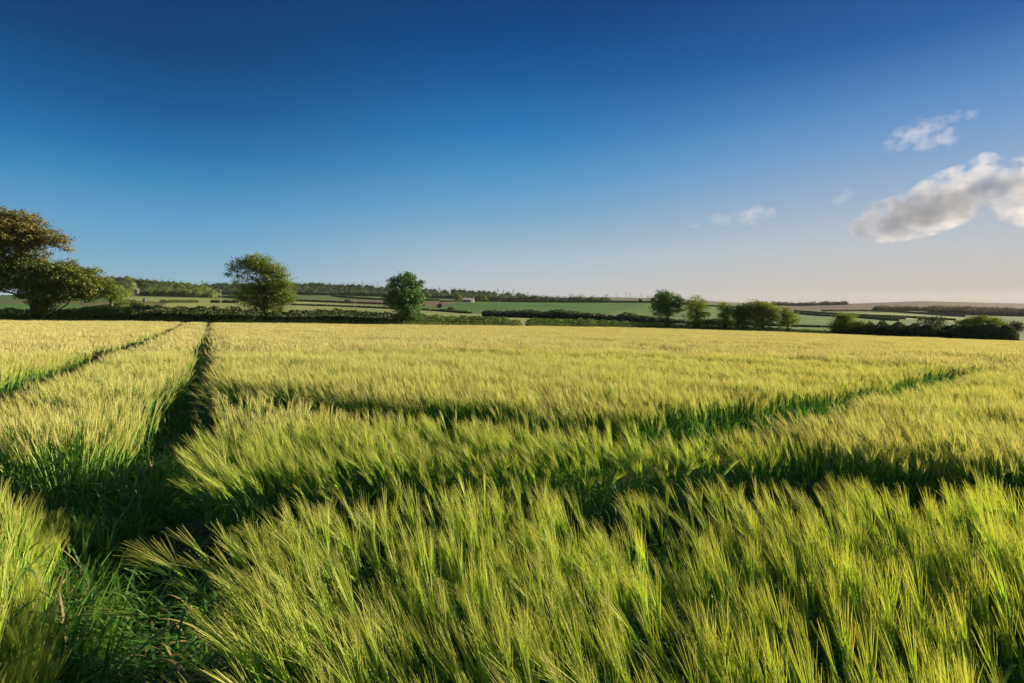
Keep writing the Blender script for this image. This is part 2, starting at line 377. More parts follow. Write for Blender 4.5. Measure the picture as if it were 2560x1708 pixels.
# ------------------------------------------------------------------ barley plants (prototypes)
def ribbon(V, Fc, Rr, Tp, Mt, pts, wid, side, rnd, m, tip0=0., tip1=0.):
    n0 = sum(len(v) for v in V); k = len(pts)
    pts = np.asarray(pts); wid = np.asarray(wid)[:, None]
    V.append(np.concatenate([pts - side*wid, pts + side*wid]))
    for i in range(k-1):
        Fc.append([n0+i, n0+i+1, n0+k+i+1, n0+k+i]); Rr.append(rnd); Mt.append(m); Tp.append(tip0+(tip1-tip0)*(i+.7)/(k-1))
def plant(V, Fc, Rr, Tp, Mt, base, az, nod, hgt, lod, rg):
    """one barley plant: stem, leaves, ear and awns; az = lean azimuth, nod = how far the head bows (radians)"""
    ca, sa = math.cos(az), math.sin(az); D = np.array([ca, sa, 0]); Z = np.array([0, 0, 1.]); S = np.array([-sa, ca, 0])
    ns = (6, 4, 2)[lod]; pts = [np.array(base, float)]; th0 = nod*.15; stem = hgt*.78
    for i in range(ns):
        th = th0 + nod*.45*((i+1)/ns)**2
        pts.append(pts[-1] + (math.sin(th)*D+math.cos(th)*Z)*stem/ns)
    rnd = rg.random()
    wS = (.0016, .0022, .004)[lod]
    a = rg.random()*math.pi; side = math.cos(a)*S + math.sin(a)*D
    if lod < 2: 
        ribbon(V, Fc, Rr, Tp, Mt, pts, [wS]*len(pts), side, rnd, 2)
        if lod == 0: ribbon(V, Fc, Rr, Tp, Mt, pts, [wS]*len(pts), np.cross(side, Z), rnd, 2)
    # ear
    th = th0 + nod*.5; ne = (5, 2, 1)[lod]; el = rg.uniform(.07, .095); ep = [pts[-1]]; ths = [th]
    for i in range(ne):
        th += nod*.35/ne; ep.append(ep[-1] + (math.sin(th)*D+math.cos(th)*Z)*el/ne); ths.append(th)
    we = ([.002, .0075, .0085, .0075, .006, .002], [.003, .0085, .003], [.008, .006])[lod]
    ed = math.sin(ths[-1])*D+math.cos(ths[-1])*Z
    a = rg.random()*math.pi; n2 = np.cross(ed, S)
    for q in range(2 if lod < 2 else 1):
        side = math.cos(a+q*math.pi/2)*S + math.sin(a+q*math.pi/2)*n2
        if lod == 0:      # serrated two-row ear
            kk = 12; pp = []; ww = []
            for i in range(kk+1):
                t = i/kk*ne; i0 = min(int(t), ne-1); f_ = t-i0
                pp.append(ep[i0]*(1-f_)+ep[i0+1]*f_); b = np.interp(t, range(6), we); ww.append(b*(1.15 if i % 2 else .75))
            ribbon(V, Fc, Rr, Tp, Mt, pp, ww, side, rnd, 1)
        else: ribbon(V, Fc, Rr, Tp, Mt, ep, we, side, rnd, 1)
    # awns
    na = (17, 9, 4)[lod]; wa = (.00088, .0014, .0042)[lod]
    for i in range(na):
        t = (i+.5)/na*ne; i0 = min(int(t), ne-1); f_ = t-i0; p = ep[i0]*(1-f_)+ep[i0+1]*f_
        thh = ths[i0]; fan = rg.normal(0, .07) + (.12 if i % 2 else -.12); dev = rg.normal(0, .06)
        d = math.sin(thh)*D+math.cos(thh)*Z; q = np.cross(d, S)
        d = d + fan*(S*math.cos(a)+q*math.sin(a)) + dev*(-S*math.sin(a)+q*math.cos(a)); d /= np.linalg.norm(d)
        ln = rg.uniform(.135, .185)*(1-.25*t/ne)
        dr = nod*.10
        d2 = d + dr*(D*math.cos(thh)-Z*math.sin(thh)); d2 /= np.linalg.norm(d2)
        b = rg.random()*math.pi; p1, p2 = frame(d); sd_ = math.cos(b)*p1+math.sin(b)*p2
        if lod == 2: ribbon(V, Fc, Rr, Tp, Mt, [p, p+d*ln], [wa, wa*.4], sd_, rg.random(), 0, .0, .35)
        else: ribbon(V, Fc, Rr, Tp, Mt, [p, p+d*ln*.5, p+d*ln*.5+d2*ln*.5], [wa, wa*.85, wa*.35], sd_, rg.random(), 0, 0, .64)
    # leaves
    if lod < 2:
        for hh in ((.18, .38, .58, .74) if lod == 0 else (.45, .70)):
            if rg.random() < .15: continue
            t = hh*ns; i0 = min(int(t), ns-1); p = pts[i0]*(1-(t-i0))+pts[i0+1]*(t-i0)
            b = rg.random()*2*math.pi; O = np.array([math.cos(b), math.sin(b), 0]); ll = rg.uniform(.14, .26); e = R(rg.uniform(45, 75)); dr = rg.uniform(.25, .8)
            k = 5 if lod == 0 else 3; lp = [p]
            for i in range(k):
                lp.append(lp[-1] + (O*math.cos(e)+Z*math.sin(e))*ll/k); e -= dr*5/k
            ww = np.interp(np.linspace(0, 1, k+1), [0, .3, .7, 1], [.003, .0065, .005, .0006])*(1 if lod == 0 else 1.3)
            sd_ = np.array([-math.sin(b), math.cos(b), 0])
            ribbon(V, Fc, Rr, Tp, Mt, lp, ww, sd_, rg.random(), 4 if (hh < .2 and rg.random() < .5) else 3)
BM = [M_awn, M_ear, M_stem, M_blade, M_dry]
def clump(name, lod, nod, n, rad, seed, spread=.5):
    rg = np.random.default_rng(seed); V = []; Fc = []; Rr = []; Tp = []; Mt = []
    for i in range(n):
        r_ = rad*math.sqrt((i+.5)/n); a = i*2.39996 + rg.normal(0, .3)
        nd = abs(nod*rg.uniform(.55, 1.35)+rg.normal(0, .05)); az = rg.normal(0, spread)
        plant(V, Fc, Rr, Tp, Mt, (r_*math.cos(a), r_*math.sin(a), -.02), az, nd, .80*rg.uniform(.86, 1.08), lod, rg)
    me = bpy.data.meshes.new(name); V = np.concatenate(V); Fc = np.array(Fc, np.int32)
    me.vertices.add(len(V)); me.vertices.foreach_set('co', V.ravel())
    me.loops.add(Fc.size); me.loops.foreach_set('vertex_index', Fc.ravel())
    me.polygons.add(len(Fc)); me.polygons.foreach_set('loop_start', np.arange(len(Fc), dtype=np.int32)*4); me.polygons.foreach_set('loop_total', np.full(len(Fc), 4, np.int32))
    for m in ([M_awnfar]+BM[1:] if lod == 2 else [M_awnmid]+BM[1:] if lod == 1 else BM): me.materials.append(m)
    me.polygons.foreach_set('material_index', np.array(Mt, np.int32))
    for nm, arr in (('rnd', Rr), ('tipf', Tp)):
        a = me.attributes.new(nm, 'FLOAT', 'FACE'); a.data.foreach_set('value', np.array(arr, float))
    me.update(calc_edges=True); return bpy.data.objects.new(name, me)
NODS = (.30, .62, 1.15)
SPR = (.6, .45, .4)
def protoset(tagn, lod, n, rad, variants):
    col = bpy.data.collections.new('barley_' + tagn); k = 0
    for q, nod in enumerate(NODS):
        for v in range(variants):
            col.objects.link(clump(f'barley_{tagn}_{k:02d}', lod, nod, n, rad, 100*lod+10*q+v, SPR[q])); k += 1
    return col
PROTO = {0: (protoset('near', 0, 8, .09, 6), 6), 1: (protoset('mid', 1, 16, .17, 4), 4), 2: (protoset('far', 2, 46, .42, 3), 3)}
def leaf_litter():
    col = bpy.data.collections.new('litter')
    for v in range(4):
        rg = np.random.default_rng(500+v); V = []; Fc = []; Rr = []; Tp = []; Mt = []
        for i in range(26):
            b = rg.random()*2*math.pi; O = np.array([math.cos(b), math.sin(b), 0]); Z = np.array([0, 0, 1.])
            p = np.array([rg.normal(0, .07), rg.normal(0, .07), 0.]); ll = rg.uniform(.08, .26); e = R(rg.uniform(5, 70)); dr = rg.uniform(.1, .45); lp = [p]
            for q in range(5):
                lp.append(lp[-1]+(O*math.cos(e)+Z*math.sin(e))*ll/5); e = max(e-dr, -.9)
                if lp[-1][2] < .006: lp[-1][2] = .006
            ribbon(V, Fc, Rr, Tp, Mt, lp, np.interp(np.linspace(0, 1, 6), [0, .3, .7, 1], [.002, .006, .005, .0006]), np.array([-math.sin(b), math.cos(b), 0]), rg.random(), 1 if rg.random() < .16 else 0)
        me = bpy.data.meshes.new('litter'); Va = np.concatenate(V)
        me.from_pydata(Va.tolist(), [], Fc)
        me.materials.append(M_blade); me.materials.append(M_dry); me.polygons.foreach_set('material_index', np.array(Mt, np.int32))
        a = me.attributes.new('rnd', 'FLOAT', 'FACE'); a.data.foreach_set('value', np.array(Rr, float))
        col.objects.link(bpy.data.objects.new(f'litter_{v}', me))
    return col
PROTO['litter'] = (leaf_litter(), 4)

def gn_tree(name, col):
    g = bpy.data.node_groups.new(name, 'GeometryNodeTree')
    g.interface.new_socket('Geometry', in_out='INPUT', socket_type='NodeSocketGeometry')
    g.interface.new_socket('Geometry', in_out='OUTPUT', socket_type='NodeSocketGeometry')
    gi = g.nodes.new('NodeGroupInput'); go = g.nodes.new('NodeGroupOutput')
    ci = g.nodes.new('GeometryNodeCollectionInfo'); ci.inputs['Collection'].default_value = col
    ci.inputs['Separate Children'].default_value = True; ci.inputs['Reset Children'].default_value = True
    ip = g.nodes.new('GeometryNodeInstanceOnPoints'); ip.inputs['Pick Instance'].default_value = True
    def at(nm, t):
        n = g.nodes.new('GeometryNodeInputNamedAttribute'); n.data_type = t; n.inputs['Name'].default_value = nm; return n
    ai = at('pick', 'INT'); ar = at('rot', 'FLOAT_VECTOR'); asc = at('scl', 'FLOAT_VECTOR'); er = g.nodes.new('FunctionNodeEulerToRotation')
    g.links.new(gi.outputs[0], ip.inputs['Points']); g.links.new(ci.outputs[0], ip.inputs['Instance'])
    g.links.new(ai.outputs['Attribute'], ip.inputs['Instance Index'])
    g.links.new(ar.outputs['Attribute'], er.inputs[0]); g.links.new(er.outputs[0], ip.inputs['Rotation'])
    g.links.new(asc.outputs['Attribute'], ip.inputs['Scale']); g.links.new(ip.outputs[0], go.inputs[0]); return g
GN = {k: gn_tree(f'scatter_{k}', v[0]) for k, v in PROTO.items()}
def scatter(name, key, P3, pick, rot, scl, parent=None):
    me = bpy.data.meshes.new(name); me.vertices.add(len(P3)); me.vertices.foreach_set('co', P3.ravel())
    a = me.attributes.new('pick', 'INT', 'POINT'); a.data.foreach_set('value', pick.astype(np.int32))
    a = me.attributes.new('rot', 'FLOAT_VECTOR', 'POINT'); a.data.foreach_set('vector', rot.astype(float).ravel())
    a = me.attributes.new('scl', 'FLOAT_VECTOR', 'POINT'); a.data.foreach_set('vector', scl.astype(float).ravel())
    o = bpy.data.objects.new(name, me); C.objects.link(o); m = o.modifiers.new('scatter', 'NODES'); m.node_group = GN[key]
    if parent: o.parent = parent
    return o

# ------------------------------------------------------------------ the crop, laid out over the field
def jitter_grid(x0, x1, y0, y1, s):
    xs = np.arange(x0, x1, s); ys = np.arange(y0, y1, s); X, Y = np.meshgrid(xs, ys)
    X = X.ravel()+rng.uniform(-.5, .5, X.size)*s; Y = Y.ravel()+rng.uniform(-.5, .5, Y.size)*s; return X, Y
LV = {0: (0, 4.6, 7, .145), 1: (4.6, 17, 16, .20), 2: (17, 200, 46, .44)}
pts = {}
for lv, (d0, d1, n, s) in LV.items():
    if lv == 0: X, Y = jitter_grid(-5, 5, -1.5, 4.8, s)
    elif lv == 1: X, Y = jitter_grid(-17.5, 17.5, -2.0, 17.5, s)
    else: X, Y = jitter_grid(-95, 95, 4, 97, s)
    d = np.hypot(X, Y) + rng.normal(0, .15*(lv+.3), len(X)); k = (d >= d0) & (d < d1)
    if lv == 0: k &= (np.hypot(X, Y) > .50)
    px = px_of(X, np.maximum(Y, .3))
    k &= (np.abs(X) < Y*1.25 + 1.6) 
    k &= (Y < Yh(px) - .2)
    pts[lv] = (X[k], Y[k])
bd = {}
for lv, (X, Y) in pts.items():
    keep = np.ones(len(X), bool); lx = np.full(len(X), -.42) + .25*vnoise(X*.5, Y*.35, 2) + .18*vnoise(X*1.7, Y*1.3, 4); ly = .12 + .25*vnoise(X*.6, Y*.6, 3)
    lx += .85*np.clip((X-.45)/1.1, 0, 1)*np.exp(-(Y/2.4)**2) - .35*np.clip(-X, 0, 1)*np.exp(-(Y/1.6)**2)                       # the right foreground bends the other way
    amp = np.zeros(len(X)); hs_ = 1 + .07*vnoise(X*.22, Y*.75, 8)*np.clip(Y/14, 0, 1) + .05*vnoise(X*.35, Y*.35, 5) + .05*vnoise(X*1.9, Y*2.3, 6)
    sig = {}
    for nm, (pl, hw) in TR.items():
        dd, ex, ey = segdist(X, Y, pl)
        hwv = hw + .035*vnoise(X*2, Y*2, 7) - (.14*np.clip((X-3)/2, 0, 1) if nm == 'four' else .08*np.clip((Y-7)/4, 0, 1) if nm == 'two' else 0) + (.10*np.clip(X-.6, 0, 1) if nm == 'three' else 0) + (0, .08, .24 if nm == 'one' else .17 if nm == 'two' else .08)[lv]
        keep &= dd > hwv
        e = np.exp(-np.clip(dd-hwv, 0, None)/.16)*(1.0 if nm != 'five' else .5)
        lx += ex/np.maximum(dd, 1e-3)*e*.6; ly += ey/np.maximum(dd, 1e-3)*e*.6; amp += e*.25
    x1_ = np.interp(Y, TR['one'][0][:, 1], TR['one'][0][:, 0]); keep &= ~((X < x1_) & (Y < 2.6) & (X > -1.0*Y-.08))
    k3 = (X < x1_) & (Y < 2.7) & (Y > 0); lx = np.where(k3, -.1, lx); ly = np.where(k3, .15, ly); amp = np.where(k3, 0, amp)
    # thin patch where the weeds show between the two curved tracks
    thin = np.exp(-((X-.75)/.28)**2-((Y-2.25)/.35)**2); keep &= rng.random(len(X)) > thin*.75; hs_ -= .15*thin
    X, Y, lx, ly, amp, hs_ = (q[keep] for q in (X, Y, lx, ly, amp, hs_))
    az = np.arctan2(ly, lx) + rng.normal(0, .25, len(X)); mag = np.hypot(lx, ly) + amp*.3 + rng.normal(0, .12, len(X))
    q = np.where(mag < .48, 0, np.where(mag < 1.05, 1, 2)); nv = PROTO[lv][1]
    pick = q*nv + rng.integers(0, nv, len(X))
    Z = Hn(X, Y); rot = np.stack([rng.normal(0, .05, len(X)), rng.normal(0, .05, len(X))+.0, az], 1)
    s = hs_*rng.uniform(.93, 1.07, len(X)); scl = np.stack([s, s, s], 1)
    # which strip of crop
    def xl(key, Y):
        pl = TR[key][0]; return np.interp(Y, pl[:, 1], pl[:, 0])
    x1, x2 = xl('one', Y), xl('two', Y)
    p3 = TR['three'][0]; o3 = np.argsort(p3[:, 0]); y3 = np.interp(X, p3[o3, 0], p3[o3, 1])
    p4 = TR['four'][0]; o4 = np.argsort(p4[:, 0]); y4 = np.interp(X, p4[o4, 0], p4[o4, 1])
    p6 = TR['six'][0]; y6 = np.interp(X, p6[:, 0], p6[:, 1])
    b = np.where(X > x1, np.where(Y < y3, 0, np.where(Y < y4, 1, 2)), np.where(Y < y6, 3, np.where(X > x2, 4, 5)))
    bd[lv] = (X, Y, Z, pick, rot, scl, b)
# low late tillers on the trampled corner where the tracks cross
Yt = rng.uniform(1.3, 3.1, 130); xa = -1.0*Yt-.05; xb = np.interp(Yt, TR['one'][0][:, 1], TR['one'][0][:, 0])-.36; t = rng.random(130)**1.5; Xt = xa+(xb-xa)*t; k = xb > xa; Xt, Yt, t = Xt[k], Yt[k], t[k]
st = rng.uniform(.5, .72, len(Xt))*(1-.25*t); ext = (Xt, Yt, Hn(Xt, Yt), rng.integers(0, PROTO[0][1], len(Xt)), np.stack([0*Xt, 0*Xt, rng.uniform(0, 6.28, len(Xt))], 1), np.stack([st*1.1, st*1.1, st], 1), np.full(len(Xt), 3))
bd[0] = tuple(np.concatenate([a_, b_]) for a_, b_ in zip(bd[0], ext))
blocks = ['nearest clump of green bearded barley filling the foreground between the wheel tracks', 'curved strip of barley between the two crossing wheel tracks behind the foreground clump',
          'wide expanse of golden barley stretching from the curved track to the hedge', 'tall green barley in the lower left corner of the field',
          'long wedge of pale barley between the two parallel tracks running to the hedge', 'pale barley on the far left beyond the second straight wheel track']
for bi, lab in enumerate(blocks):
    root = None
    for lv in (0, 1, 2):
        X, Y, Z, pick, rot, scl, b = bd[lv]; k = b == bi
        if k.sum() < 3: continue
        nm = 'barley_crop' if root is None else ('far_barley' if lv == 2 else 'mid_barley')
        o = scatter(nm, lv, np.stack([X[k], Y[k], Z[k]], 1), pick[k], rot[k], scl[k], root)
        if root is None: root = o; tag(o, lab, 'barley crop', kind='stuff')
        else: o['kind'] = 'stuff'
# leaves and weeds lying in the near tracks
X = []; Y = []
for nm in ('one', 'three', 'four', 'two', 'six'):
    pl = TR[nm][0]; seg = np.hypot(*(pl[1:]-pl[:-1]).T); 
    for (a, b_), s_ in zip(zip(pl[:-1], pl[1:]), seg):
        n_ = int(min(s_, 45)*(60 if nm == 'one' else 34)); t = rng.random(n_)*min(1, 45/max(s_, 1e-6)); nrm = np.array([-(b_-a)[1], (b_-a)[0]])/max(s_, 1e-6)
        off = np.where(rng.random(n_) < .8, np.sign(rng.random(n_)-.42)*rng.uniform(.13, .34, n_), rng.uniform(-.1, .1, n_))
        q = a + t[:, None]*(b_-a) + off[:, None]*nrm; X.append(q[:, 0]); Y.append(q[:, 1])
NL = 1500; t = rng.random(NL)*4.2 + .7; xo = np.interp(t, TR['one'][0][:, 1], TR['one'][0][:, 0]) - .24 - np.abs(rng.normal(0, .30, NL))*np.where(t < 3, 1, .4); X.append(xo); Y.append(t)
X = np.concatenate(X); Y = np.concatenate(Y); tall = np.arange(len(X)) >= len(X)-NL; k = (np.hypot(X, Y) < 50) & (np.hypot(X, Y) > .4) & (Y > -1.5); X = X[k]; Y = Y[k]; tall = tall[k]
n_ = len(X); s = rng.uniform(.7, 1.35, n_)*(1+np.clip((np.hypot(X, Y)-7)/9, 0, 1.4)); sz = s*np.where(tall, rng.uniform(1.4, 2.4, n_), 1.)
o = scatter('track_weeds', 'litter', np.stack([X, Y, Hn(X, Y)-.03], 1), rng.integers(0, 4, n_), np.stack([np.zeros(n_), np.zeros(n_), rng.uniform(0, 6.28, n_)], 1), np.stack([s, s, sz], 1))
tag(o, 'loose green and dry leaf blades lying along the wheel tracks', 'leaf litter', kind='stuff')

# a few plants that stand out from the mass
def single(name, label, px, py, h, nod, az, seed, hgt=.80, dry=False, cat='barley plant'):
    p = hitcrop(px, py, h); d = np.array([math.cos(az), math.sin(az)])*hgt*.30*nod; b = np.array([p[0]-d[0], p[1]-d[1], 0.]); b[2] = float(Hn(b[0], b[1]))
    V = []; Fc = []; Rr = []; Tp = []; Mt = []; plant(V, Fc, Rr, Tp, Mt, (0, 0, -.02), az, nod, hgt, 0, np.random.default_rng(seed))
    V = np.concatenate(V); Fc = np.array(Fc); Mt = np.array(Mt); root = tag(empty(name, b), label, cat)
    kinds = {'stem': 2, 'ear': 1, 'awns': 0, 'leaf': 3}
    for nm, ms in (('stem', [2]), ('ear', [1]), ('awns', [0]), ('leaf', [3, 4])):
        ks = np.nonzero(np.isin(Mt, ms))[0]
        for k in ([ks[q:q+5] for q in range(0, len(ks), 5)] if nm == 'leaf' else [ks]):
            if not len(k): continue
            used, inv = np.unique(Fc[k], return_inverse=True); mb = MB(); mb.add(V[used], inv.reshape(-1, 4), np.array(Rr)[k])
            o = mb.build(nm, M_dry if dry and nm != 'leaf' else [M_awn, M_ear, M_stem, M_blade][kinds[nm]], root)
            a = o.data.attributes.new('tipf', 'FLOAT', 'FACE'); a.data.foreach_set('value', np.array(Tp)[k].astype(float))
single('barley_plant', 'tall upright barley head rising highest above the left part of the foreground clump', 815, 1290, .86, .22, 2.6, 901, .93)
single('barley_plant', 'bowed barley head hanging over in front of the dark gap at the centre', 1310, 1195, .70, 2.1, 3.0, 902, .80)
single('barley_plant', 'small bowed head poking into the upper curved track right of centre', 1650, 1045, .78, 2.2, 3.1, 903, .86)
single('barley_plant', 'dead straw coloured barley head hanging in the lower right of the foreground', 2390, 1480, .70, 2.4, .3, 904, .78, dry=True)
single('barley_plant', 'bold barley head with wide fanned bristles rising right of centre over the lower track', 2160, 1215, .84, .55, 2.7, 905, .92)

# ------------------------------------------------------------------ trees
LM = {
 'oak': leafmat('oak_leaf', (.050, .10, .013), (.21, .23, .034), .42, (1.3, 1.25, .5), .03, .55),
 'bronze': leafmat('bronze_leaf', (.090, .095, .020), (.26, .22, .045), .42, (1.3, 1.15, .6), .03, .55),
 'ash': leafmat('ash_leaf', (.085, .14, .018), (.24, .28, .040), .5, (1.25, 1.25, .5), .03, .55),
 'sycamore': leafmat('sycamore_leaf', (.035, .105, .018), (.13, .23, .040), .42, (1.2, 1.3, .5), .04, .5),
 'wood': leafmat('wood_leaf', (.085, .14, .030), (.25, .27, .060), .4, (1.1, 1.1, .6), .02, .6),
 'darkwood': leafmat('dark_wood_leaf', (.050, .095, .042), (.15, .19, .070), .35, None, .02, .6),
 'dark': leafmat('dark_bush_leaf', (.035, .060, .018), (.10, .12, .030), .35, None, .03, .5),
 'brownwood': leafmat('brown_wood_leaf', (.075, .065, .035), (.14, .115, .060), .3, None, .02, .6),
 'grassy': leafmat('tall_grass', (.08, .15, .02), (.20, .26, .05), .4, None, .03, .5)}
def crown_leaves(mb, origin, blobs, Y, dens, lsize, csz, rg, m=0, lo=0.):
    """blobs: (cx, cy, rx, ry, fill) measured in photo pixels at distance Y; returns cluster centres"""
    k = Y/F; out = []
    for cx, cy, rx, ry, fill in blobs:
        c = P(cx, cy, Y); a, b = rx*k, ry*k
        n = max(3, int(dens*1.25*fill*(a*b*(a+b)/2)**.8))
        d = rg.normal(size=(n, 3)); d /= np.linalg.norm(d, axis=1)[:, None]
        rr = rg.random(n)**.38*(1+.10*np.sin(d[:, 0]*7+cx)+.08*np.sin(d[:, 2]*9+cy))
        cc = c + d*rr[:, None]*np.array([a, a*.85, b]); out.append(cc)
        nz = np.sin(cc[:, 0]*2.1+cx)*np.sin(cc[:, 2]*2.6+cy)+np.sin(cc[:, 1]*1.9+cc[:, 0]*.9)*.7+np.sin(cc[:, 2]*1.3-cc[:, 1])*.5
        cc = cc[nz > -.95-.3*(fill > 1.2)]; out[-1] = cc
        # clusters flattened a little, as leaf sprays are
        nl = 30
        for q in cc:
            s = csz*rg.uniform(.6, 1.3); o = q + rg.normal(size=(nl, 3))*np.array([s, s, s*.6])
            base = rg.random()*.7+.1
            leaves(mb, o, lsize*.88*rg.uniform(.7, 1.3, nl), np.clip(base+rg.normal(0, .15, nl), 0, 1), m, 1.4, 0, rg)
    return np.concatenate(out)
def limb(mb, a, b, r0, r1, rg, wob=.12, n=6, seg=5):
    a = np.array(a, float); b = np.array(b, float); ln = np.linalg.norm(b-a); pts = []
    for i in range(n+1):
        t = i/n; p = a*(1-t)+b*t; p[2] += ln*.12*math.sin(t*math.pi)*(-1 if b[2] > a[2]+ln*.8 else 1)*.6
        if 0 < i < n: p = p + rg.normal(size=3)*ln*wob*.35
        pts.append(p)
    tube(mb, pts, np.linspace(r0, r1, n+1), seg); return pts
def make_tree(name, label, cat, px, blobs, kind='oak', Y=None, trunk=.22, stems=1, fork=.3, dens=26, lsize=.20, csz=.34, seed=1, group=None, limbs=26, ivy=None, lean=0., limbr=.07, kinds=None, basepx=None):
    rg = np.random.default_rng(seed); Y = Y or float(Yh(px)) + .4
    base = G(px, Y) if basepx is None else P(px, basepx, Y); base[2] -= .1
    root = empty(name, base); tag(root, label, cat, group)
    mb = MB(); cc = []
    for q, bl in enumerate(blobs):
        cc.append(crown_leaves(mb, base, [bl], Y, dens, lsize, csz, rg, (kinds or [0]*len(blobs))[q]))
    cc = np.concatenate(cc)
    top = cc[:, 2].max(); cen = cc.mean(0)
    if ivy:
        hh = ivy; n = int(260*hh); t = rg.random(n); a = rg.random(n)*6.28; r = trunk*1.3*(1.25-t*.5)+rg.random(n)*.25
        o = base + np.stack([np.cos(a)*r+lean*t*hh, np.sin(a)*r, t*hh], 1); leaves(mb, o, .2, rg.random(n)*.7, 0, 1.3, 0, rg)
    kl = [LM[kind]] if isinstance(kind, str) else [LM[k] for k in kind]
    mb.build('crown', kl, root, origin=base)
    tb = MB(); H = top - base[2]; tips = []
    for sI in range(stems):
        off = np.array([rg.normal(0, .12)*(stems > 1), rg.normal(0, .12)*(stems > 1), 0])
        f = base + np.array([(cen[0]-base[0])*.35 + lean + rg.normal(0, .5)*(stems > 1), rg.normal(0, .2), H*fork*rg.uniform(.85, 1.15)])
        pts = limb(tb, base+off, f, trunk/math.sqrt(stems)*1.15, trunk/math.sqrt(stems)*.75, rg, .05, 6, 8)
        lead = np.array([cen[0]*.7+f[0]*.3+rg.normal(0, .6), cen[1]+rg.normal(0, .3), base[2]+H*.86])
        pts += limb(tb, f, lead, trunk/math.sqrt(stems)*.75, .03, rg, .12, 8, 6)[1:]; tips.append(pts)
    allp = np.concatenate([np.array(p) for p in tips])
    for i in rg.choice(len(cc), min(limbs, len(cc)), replace=False):
        q = cc[i]; cand = allp[allp[:, 2] < q[2]+.2]
        if len(cand) == 0: cand = allp[:4]
        dd = np.linalg.norm((cand-q)*np.array([1, 1, .7]), axis=1) + np.abs(cand[:, 2]-(base[2]+H*fork))*.15; s0 = cand[np.argmin(dd)]
        ln = np.linalg.norm(q-s0); pts = limb(tb, s0, q, min(limbr, .02+ln*.018), .012, rg, .22, 6, 5)
        for _ in range(3):
            j = cc[np.argsort(np.linalg.norm(cc-pts[4], axis=1))[rg.integers(1, 9)]]
            limb(tb, pts[3], j, .022, .008, rg, .25, 4, 4)
    tb.build('trunk', M_bark, root, smooth=True, origin=base); return root

G_H = 'trees along the field hedge'
make_tree('oak_tree', 'huge spreading dark oak at the left edge with bare limbs showing under its crown', 'tree', 100,
 [(0, 548, 62, 30, .7), (66, 572, 44, 40, .6), (104, 640, 26, 20, .35), (-70, 590, 70, 75, 1.), (-10, 575, 62, 52, 1.), (50, 588, 52, 42, .9), (95, 600, 40, 34, .75), (148, 602, 26, 22, .8), (165, 622, 16, 14, .55), (28, 640, 46, 30, .8), (-10, 690, 70, 42, 1.1),
  (100, 690, 62, 38, 1.5), (165, 690, 52, 36, 1.5), (205, 705, 48, 38, 1.5), (232, 722, 28, 26, 1.5), (60, 665, 48, 26, 1.1), (110, 728, 62, 32, 1.4), (180, 738, 48, 18, 1.1), (112, 758, 32, 18, 1.2)],
 kind=('oak', 'bronze'), kinds=[1, 1, 1, 1, 1, 1, 1, 1, 1, 1, 0, 0, 0, 0, 0, 0, 0, 0, 0], trunk=.42, fork=.22, dens=28, limbs=70, seed=3, limbr=.16, lean=-.6, csz=.30, Y=59)
make_tree('shrubby_tree', 'small yellowish green tree half hidden behind the right flank of the big oak', 'tree', 280, [(268, 722, 20, 26, 1.2), (285, 735, 22, 18, 1.2), (296, 745, 14, 10, 1.)], kind='ash', Y=85, seed=4, dens=30, basepx=764)
make_tree('ash_tree', 'wide airy ash tree with several stems and sky showing through its left side', 'tree', 682,
 [(674, 668, 26, 24, .8), (722, 742, 18, 20, .9), (604, 740, 24, 18, .8), (612, 664, 30, 28, .75), (590, 678, 24, 22, .6), (650, 668, 36, 32, .9), (640, 655, 30, 22, .8), (690, 690, 34, 30, 1.1), (715, 712, 20, 26, 1.), (612, 710, 30, 26, .75), (660, 722, 38, 26, 1.3), (700, 740, 34, 24, 1.4), (636, 752, 36, 20, 1.1), (690, 768, 32, 16, .9), (640, 776, 22, 10, .6)],
 kind='ash', stems=3, trunk=.26, fork=.2, dens=25, limbs=60, seed=5, lsize=.17, csz=.30, lean=-.3)
make_tree('sycamore_tree', 'upright dark green sycamore rising alone from the hedge left of centre', 'tree', 1018,
 [(1012, 700, 24, 20, 1.2), (1040, 715, 22, 20, 1.), (990, 712, 22, 18, 1.), (1010, 735, 40, 22, 1.1), (1038, 750, 26, 20, 1.2), (988, 752, 26, 18, 1.1), (1015, 768, 34, 18, 1.2), (1030, 785, 26, 14, 1.1), (975, 750, 10, 8, .7), (1005, 795, 22, 10, 1.2)],
 kind='sycamore', trunk=.24, fork=.3, dens=30, limbs=40, seed=6, lsize=.21, csz=.28, group=None)
make_tree('hedgerow_tree', 'rounded green tree on a forked ivy clad trunk, first of the row right of centre', 'tree', 1669,
 [(1665, 742, 26, 16, 1.), (1645, 750, 16, 14, .9), (1690, 752, 17, 16, 1.), (1662, 762, 30, 16, 1.2), (1695, 768, 12, 12, .9), (1642, 770, 14, 12, .9), (1665, 780, 24, 12, 1.1), (1640, 784, 10, 7, .7)],
 kind='sycamore', trunk=.30, fork=.3, dens=24, limbs=30, seed=7, lsize=.22, csz=.34, ivy=2.6, group=G_H, limbr=.11)
make_tree('hedgerow_tree', 'thin pale topped tree with sparse leaves just right of the forked ivy clad tree', 'tree', 1740,
 [(1738, 752, 24, 13, .5), (1726, 762, 20, 14, .7), (1752, 764, 20, 14, .7), (1738, 776, 32, 12, 1.), (1760, 786, 16, 7, .8), (1730, 792, 20, 11, 1.2), (1744, 806, 16, 10, 1.4)],
 kind='ash', trunk=.22, fork=.35, dens=22, limbs=36, seed=8, lsize=.19, csz=.34, ivy=2., group=G_H)
